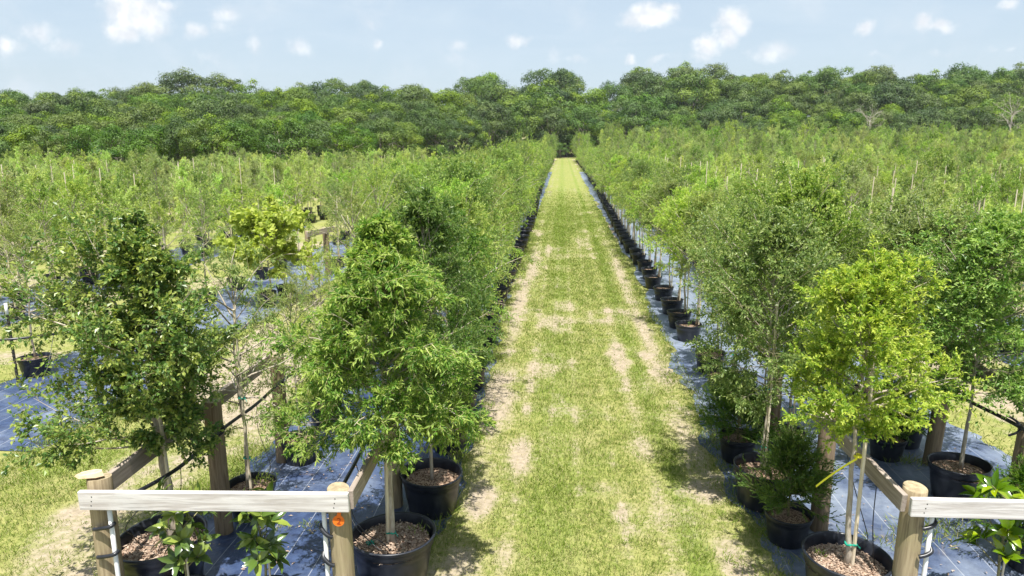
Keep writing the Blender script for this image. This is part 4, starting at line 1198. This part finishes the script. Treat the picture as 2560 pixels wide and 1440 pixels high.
def tufts(cs, seed):
    rg = np.random.default_rng(seed)
    for (x, y, r, n, h, dry) in cs:
        p = np.stack([x + rg.normal(0, r, n), y + rg.normal(0, r * .7, n), np.full(n, .012)], -1)
        D = rg.normal(0, .7, (n, 3)); D[:, :2] += (p[:, :2] - [x, y]) / r * .35; D[:, 2] = 1
        G.leaves(p, D, unit(rg.normal(0, 1, (n, 3)) + [0, -.3, .8]), rg.uniform(.5, 1.1, n) * h, .0075, rg.random(n), (rg.random(n) < dry) * rg.uniform(.5, 1, n), .1)


TU = [(-2.39, 5.9, .08, 70, .06, .6), (-2.72, 5.84, .08, 60, .06, .7), (-2.93, 7.34, .12, 90, .06, .6), (3.83, 6.29, .20, 260, .14, .3), (3.45, 6.2, .14, 160, .13, .35), (4.11, 7.75, .1, 110, .14, .2), (4.45, 7.0, .1, 60, .22, .2), (2.38, 5.62, .10, 150, .16, .25),
      (3.1, 6.0, .12, 90, .1, .5), (2.0, 6.1, .1, 90, .14, .2), (3.6, 8.6, .15, 120, .12, .4), (-2.2, 8.6, .15, 90, .09, .5), (-3.0, 6.3, .05, 8, .1, .2)]
rg0 = np.random.default_rng(77)
for k in range(110):                                               # longer grass along the fabric edges
    yy = 3.6 + 24 * rg0.random() ** 1.5
    TU.append((-1.12 + rg0.normal(0, .10), yy, .07, int(rg0.integers(25, 75)), rg0.uniform(.08, .17), .25))
for k in range(70):
    yy = 4.2 + 24 * rg0.random() ** 1.4
    TU.append((1.86 + rg0.normal(0, .10), yy, .08, int(rg0.integers(20, 60)), rg0.uniform(.07, .13), .3))
for k in range(60):
    yy = 4.2 + 8 * rg0.random()
    TU.append((-3.72 + rg0.normal(0, .10), yy, .12, int(rg0.integers(30, 80)), rg0.uniform(.08, .15), .25))
for k in range(150):                                               # clumps and weeds on the lane and the side aisle
    yy = 3.6 * 7 ** rg0.random()
    TU.append((rg0.uniform(-.9, 1.8), yy, rg0.uniform(.04, .1), int(rg0.integers(14, 40)), rg0.uniform(.04, .085), .2))
for k in range(90):
    yy = 4 * 4 ** rg0.random()
    TU.append((rg0.uniform(-6.3, -3.8), yy, rg0.uniform(.05, .13), int(rg0.integers(18, 50)), rg0.uniform(.05, .1), .25))
tufts(TU, 21)
# weeds inside two pots
for (x, y, z, r, n) in ((-2.98, 6.2, .33, .06, 60), (-1.2, 5.3, .40, .04, 14), (2.15, 5.2, .38, .03, 12)):
    rg = np.random.default_rng(int(n)); p = np.stack([x + rg.normal(0, r, n), y + rg.normal(0, r, n), np.full(n, z)], -1)
    D = rg.normal(0, .8, (n, 3)); D[:, 2] = 1
    G.leaves(p, D, unit(rg.normal(0, 1, (n, 3)) + [0, 0, 1]), .07, .01, rg.random(n), rg.random(n) * .2, .1)
tag(obj('grass', G.mesh('grass', M['blade'])), 'short patchy grass blades on the path and along the fabric', 'grass', None, 'stuff')

# dead leaves and pebbles lying on the fabric
g = Geo(); rg = np.random.default_rng(31); n = 1000
x = np.concatenate([rg.uniform(-3.3, -1.3, n // 2), rg.uniform(2.0, 5.0, n // 2)]); y = rg.uniform(4.2, 10, n)
d = rg.normal(0, 1, (n, 3)); d[:, 2] *= .1; nr = rg.normal(0, .3, (n, 3)); nr[:, 2] += 1
g.leaves(np.stack([x, y, np.full(n, .026)], -1), d, unit(nr), rg.uniform(.015, .05, n), rg.uniform(.008, .02, n), rg.random(n), rg.random(n), .15)
tag(obj('leaf_litter', g.mesh('leaf_litter', M['chip'])), 'scattered dead leaves and chips on the ground cover', 'litter', None, 'stuff')


# ------------------------------------------------------------------ woodland
def make_wood(seed, H=12.0, wr=.45, nl=40, per=240, leaf=.024, low=.0):
    rg = np.random.default_rng(seed); crown = Geo(); trunk = Geo()
    rw = wr * H; rz = H * (.44 - low * .3); cz = H * .53 + low * H * .15
    u = rg.normal(0, 1, (nl, 3)); u[:, 2] += .35; u = unit(u)
    rad = rg.uniform(.45, 1.0, nl) ** .45
    lob = u * rad[:, None] * np.array([rw, rw, rz]) * .9; lob[:, 2] += cz
    lob[:, :2] *= (1 + .22 * np.sin(np.arctan2(u[:, 1], u[:, 0]) * 2 + seed))[:, None]
    lr = rg.uniform(.075, .20, nl) * H
    out = rg.random(nl) < .22; lob[out] += u[out] * [.10 * H, .10 * H, .07 * H]; lr[out] *= .62
    tone = rg.random(nl)
    for k in range(nl):
        m = int(per * rg.uniform(.75, 1.15) * (lr[k] / (.13 * H)) ** 1.6)
        v = rg.normal(0, 1, (m, 3)) + u[k] * .45 + [0, 0, .55]; v = unit(v)
        v = v[v[:, 2] > -.45]; m = len(v)
        sub = 1 + .24 * np.sin(v[:, 0] * 7 + k) * np.sin(v[:, 1] * 7 + 2 * k) + .05 * rg.normal(0, 1, m)
        p = lob[k] + v * (lr[k] * sub * rg.uniform(.66, 1.03, m))[:, None] * [1.08, 1.08, .78]
        nn = unit(v + rg.normal(0, .17, (m, 3)) + [0, 0, .1]); d = np.cross(nn, rg.normal(0, 1, (m, 3)))
        L = leaf * H * rg.uniform(.6, 1.25, m)
        crown.leaves(p, d, nn, L, L * .66, np.clip(rg.random(m) * .2 + .8 * tone[k], 0, 1), .35 * tone[k] * rg.random(m), .12)
    z = np.linspace(-.3, H * .66, 8); T = np.stack([np.cumsum(rg.normal(0, .02 * H, 8)) * .5, np.cumsum(rg.normal(0, .02 * H, 8)) * .5, z], -1)
    trunk.tubes(T, .022 * H, .007 * H, 7)
    for k in rg.choice(nl, 13, replace=False):
        b = T[int(rg.integers(2, 7))]; mid = (b + lob[k]) / 2 + [0, 0, -.03 * H]
        trunk.tubes(np.array([b, (b + mid) / 2 + rg.normal(0, .008 * H, 3), mid, (mid + lob[k]) / 2 + rg.normal(0, .01 * H, 3), lob[k] + u[k] * lr[k] * .6]), .008 * H, .002 * H, 5)
    return trunk.mesh('trunk', M['woodbark']), crown.mesh('crown', M['wood_b' if seed % 3 == 0 else 'wood_a'])


WOOD = [make_wood(300 + i, 12.0, [.40, .46, .36, .50, .42, .33][i], [32, 36, 28, 40, 32, 26][i], 330, .026, [0, 0, .1, 0, .05, .15][i]) for i in range(6)]
WNAME = ['broad rounded green tree', 'deep green spreading tree', 'upright green tree', 'wide domed green tree', 'deep green mounded tree', 'slender tall green tree']
seg = np.hypot(np.diff(EDGE_X), np.diff(EDGE_Y)); arc = np.concatenate([[0], np.cumsum(seg)])
dense = np.linspace(0, arc[-1], 4000); dx_ = np.interp(dense, arc, EDGE_X); dy_ = np.interp(dense, arc, EDGE_Y)
s_end = dense[np.argmin(np.abs(dx_ - 1.4))]
rg = np.random.default_rng(88)
FARW = []
count_w = 0
for rank in range(14):
    dist = [1.5, 7, 14, 21.5, 30][rank] if rank < 5 else 30 + 8.2 * (rank - 4)
    for sgn in (-1, 1):
        s = s_end + (4.0 if sgn > 0 else -4.0) * ((1, .1, .6)[rank % 3] if rank else 1.0); k = 0
        while True:
            x = np.interp(s, dense, dx_); y = np.interp(s, dense, dy_)
            sl = Vector((float(np.interp(s + 3, dense, dx_) - np.interp(s - 3, dense, dx_)), float(np.interp(s + 3, dense, dy_) - np.interp(s - 3, dense, dy_)), 0)).normalized()
            nx, ny = -sl.y, sl.x
            px = x + nx * (dist + rg.normal(0, 1.0)); py = y + ny * (dist + rg.normal(0, 1.0))
            dc = math.hypot(px, py)
            H = (2.0 + .060 * min(math.hypot(x, y), 190)) * rg.uniform(.78, 1.16) * (1 + .05 * min(rank, 6)) * float(np.interp(px, [-45, -20, 15, 60], [.76, 1.0, 1.0, .80]))
            if rank >= 2 and rg.random() < .10:
                H *= 1.18
            if k > 70 or abs(px) > 320 or py < 20:
                break
            k += 1; s += sgn * H * (.70 if rank < 3 else .74) * rg.uniform(.85, 1.15)
            if not in_view(px, py, 1.2) or edge_d(px, py) < .4:
                continue
            v = int(rg.integers(0, 6)); zz = float(terrain(px, py)); sc = H / 12.0
            if rank < 4 and count_w < 290:
                count_w += 1
                t = empty('woodland_tree', (px, py, zz - .1), rg.uniform(0, 6.28), '%s, %s from the path end in %s woodland line, %s side' % (WNAME[v], ordinal(k), ['front', 'second', 'third', 'fourth'][rank], 'redbud' if sgn < 0 else 'yellow-green tree'), 'tree', 'woodland trees')
                t.scale = (sc * rg.uniform(.9, 1.15), sc * rg.uniform(.9, 1.15), sc)
                obj('trunk', WOOD[v][0], t); obj('crown', WOOD[v][1], t)
            else:
                FARW.append((px, py, zz, v, sc))
for (px, py, H, v) in ((-.6, 168, 3.9, 3), (3.3, 169.5, 4.4, 1), (1.0, 181.5, 8.0, 5), (-5.0, 186, 11.0, 1), (7.5, 187, 11.5, 3), (1.5, 196, 12.0, 0), (-8, 204, 13.0, 4), (11, 206, 12.5, 2), (2, 215, 12.5, 1), (8, 198, 15.5, 5)):
    t = empty('woodland_tree', (px, py, float(terrain(px, py)) - .1), px, '%s at the far path end, %s' % (WNAME[v], {168: 'low and nearest', 169.5: 'low bush beside the nearest', 181.5: 'behind the low two', 186: 'lower of the pair', 187: 'rounder of the pair', 196: 'between the pair', 198: 'slender and tallest', 204: 'above the lower one', 206: 'above the rounder one', 215: 'topmost'}[py]), 'tree', 'woodland trees')
    t.scale = (H / 12,) * 3; obj('trunk', WOOD[v][0], t); obj('crown', WOOD[v][1], t)
print('woodland trees', count_w, 'mass', len(FARW))


def dead_tree(x, y, H, seed, label):
    rg = np.random.default_rng(seed); g = Geo()
    z = np.linspace(-.2, H * .75, 8); T = np.stack([np.cumsum(rg.normal(0, .02 * H, 8)), np.cumsum(rg.normal(0, .02 * H, 8)), z], -1)
    root = empty('dead_tree', (x, y, float(terrain(x, y))), 0, label, 'tree', 'bare dead trees')
    g.tubes(T, .013 * H, .004 * H, 7); obj('trunk', g.mesh('trunk', M['deadwood']), root)
    n = 16; b = T[rg.integers(3, 8, n)]; a = np.radians(rg.uniform(15, 60, n)); az = rg.random(n) * 6.28
    d = np.stack([np.sin(a) * np.cos(az), np.sin(a) * np.sin(az), np.cos(a)], -1)
    P = grow(b, d, rg.uniform(.2, .42, n) * H, 7, .14, -.06, rg); g = Geo(); g.tubes(P, .0045 * H, .0012 * H, 5)
    p2, d2 = along(P, .3 + .65 * rg.random((n, 6))); d2 = spread(d2, rg.uniform(.5, 1, d2.shape[:-1]), rg)
    g.tubes(grow(p2.reshape(-1, 3), d2.reshape(-1, 3), rg.uniform(.06, .17, n * 6) * H, 5, .16, -.05, rg), .002 * H, .0007 * H, 4)
    obj('branches', g.mesh('branches', M['deadwood']), root)


dead_tree(67.8, 160.0, 12.0, 4, 'bleached bare dead tree standing in the woodland edge beyond the stakes')
dead_tree(92.5, 152, 12.5, 9, 'bleached bare dead tree at the rim of the woodland')



# ------------------------------------------------------------------ far masses (points that carry whole plants)
def scatter(name, pts, sources, label, cat):
    """pts: (x, y, z, index, sx, sz); sources: index -> list of part objects"""
    A = np.array(pts, np.float32); n = len(A)
    me = bpy.data.meshes.new(name); me.vertices.add(n); me.vertices.foreach_set('co', A[:, :3].ravel())
    rg = np.random.default_rng(len(pts))
    def attr(nm, ty, field, data):
        a = me.attributes.new(nm, ty, 'POINT'); a.data.foreach_set(field, np.ascontiguousarray(data).ravel())
    attr('which', 'INT', 'value', A[:, 3].astype(np.int32))
    attr('size', 'FLOAT_VECTOR', 'vector', np.stack([A[:, 4], A[:, 4], A[:, 5]], -1).astype(np.float32))
    rot = np.zeros((n, 3), np.float32); rot[:, 2] = rg.random(n) * 6.283
    attr('turn', 'FLOAT_VECTOR', 'vector', rot)
    o = obj(name, me)
    ng = bpy.data.node_groups.new(name, 'GeometryNodeTree')
    ng.interface.new_socket('Geometry', in_out='INPUT', socket_type='NodeSocketGeometry')
    ng.interface.new_socket('Geometry', in_out='OUTPUT', socket_type='NodeSocketGeometry')
    gi = ng.nodes.new('NodeGroupInput'); go = ng.nodes.new('NodeGroupOutput'); jn = ng.nodes.new('GeometryNodeJoinGeometry')
    def named(nm, ty):
        q = ng.nodes.new('GeometryNodeInputNamedAttribute'); q.data_type = ty; q.inputs['Name'].default_value = nm
        return q.outputs[0]
    w, sz, tn = named('which', 'INT'), named('size', 'FLOAT_VECTOR'), named('turn', 'FLOAT_VECTOR')
    for k, parts in sources.items():
        if k is not None and not (A[:, 3] == k).any():
            continue
        for ob in parts:
            oi = ng.nodes.new('GeometryNodeObjectInfo'); oi.inputs['Object'].default_value = ob; oi.inputs['As Instance'].default_value = True; oi.transform_space = 'ORIGINAL'
            ip = ng.nodes.new('GeometryNodeInstanceOnPoints')
            ng.links.new(gi.outputs[0], ip.inputs['Points']); ng.links.new(oi.outputs['Geometry'], ip.inputs['Instance'])
            ng.links.new(tn, ip.inputs['Rotation'])
            if k is not None:
                cp = ng.nodes.new('FunctionNodeCompare'); cp.data_type = 'INT'; cp.operation = 'EQUAL'
                ng.links.new(w, cp.inputs[2]); cp.inputs[3].default_value = k
                ng.links.new(cp.outputs[0], ip.inputs['Selection'])
                ng.links.new(sz, ip.inputs['Scale'])
            else:
                ip.inputs['Scale'].default_value = (.62, .62, .6)
            ng.links.new(ip.outputs[0], jn.inputs[0])
    ng.links.new(jn.outputs[0], go.inputs[0])
    md = o.modifiers.new('plants', 'NODES'); md.node_group = ng
    return tag(o, label, cat, None, 'stuff')


by_mesh = {}
for o in COL.objects:
    if o.type == 'MESH':
        by_mesh.setdefault(o.data.name, o)
VK = [('field', i) for i in range(5)] + [('bush', i) for i in range(4)] + [('deep', i) for i in range(2)]
src = {}
for k, key in enumerate(VK):
    src[k] = [by_mesh[m.name] for m in VAR[key] if m.name in by_mesh]
    if len(src[k]) < 2:
        print('missing variant', key)
pots_src = [by_mesh[MESH['pot', 0].name], by_mesh[MESH['soil'].name]]
pts = []; stk = []
for (x, y, kd, hs, ws) in FAR:
    if not in_view(x, y) or edge_d(x, y) > -1.5:
        continue
    if kd in ('fine', 'path'):
        kd = 'bush'
    if kd not in ('field', 'bush', 'deep'):
        kd = 'deep'
    k = random.choice([i for i, key in enumerate(VK) if key[0] == kd])
    pts.append((x, y, .012, k, ws, hs))
    if random.random() < .62:
        stk.append((x + rr(-.1, .1), y + rr(-.1, .1), 0, 0, 1.0, rr(.64, .97)))
print('far potted trees', len(pts))
src[None] = pots_src
scatter('distant_potted_trees', pts, src, 'crowded rows of pale green potted trees reaching back to the woodland', 'trees')
scatter('distant_stakes', stk, {0: [by_mesh[MESH['stake_tall'].name]]}, 'pale wooden stakes sticking up out of the crowded rows', 'stakes')
wsrc = {v: [by_mesh[WOOD[v][0].name], by_mesh[WOOD[v][1].name]] for v in range(6)}
scatter('far_woodland', [(x, y, z, v, s, s) for (x, y, z, v, s) in FARW], wsrc, 'distant woodland canopy rising behind the front trees', 'woodland')
print('objects', len(COL.objects))


# ------------------------------------------------------------------ air
g = Geo()
x0, x1, y0, y1, z0, z1 = -900, 900, -60, 1200, -1.5, 60
v = [(x, y, z) for z in (z0, z1) for y in (y0, y1) for x in (x0, x1)]
g.add(v, [[0, 2, 3, 1], [4, 5, 7, 6], [0, 1, 5, 4], [2, 6, 7, 3], [0, 4, 6, 2], [1, 3, 7, 5]])
m, n = new_mat('haze')
vol = n.n('ShaderNodeVolumePrincipled', {'Color': (0.80, 0.88, 1.0, 1.0), 'Density': 0.00013})
o_ = n.n('ShaderNodeOutputMaterial'); n.link(vol.outputs[0], o_.inputs['Volume'])
tag(obj('haze', g.mesh('haze', m)), 'thin summer haze over the field', 'haze', None, 'stuff')
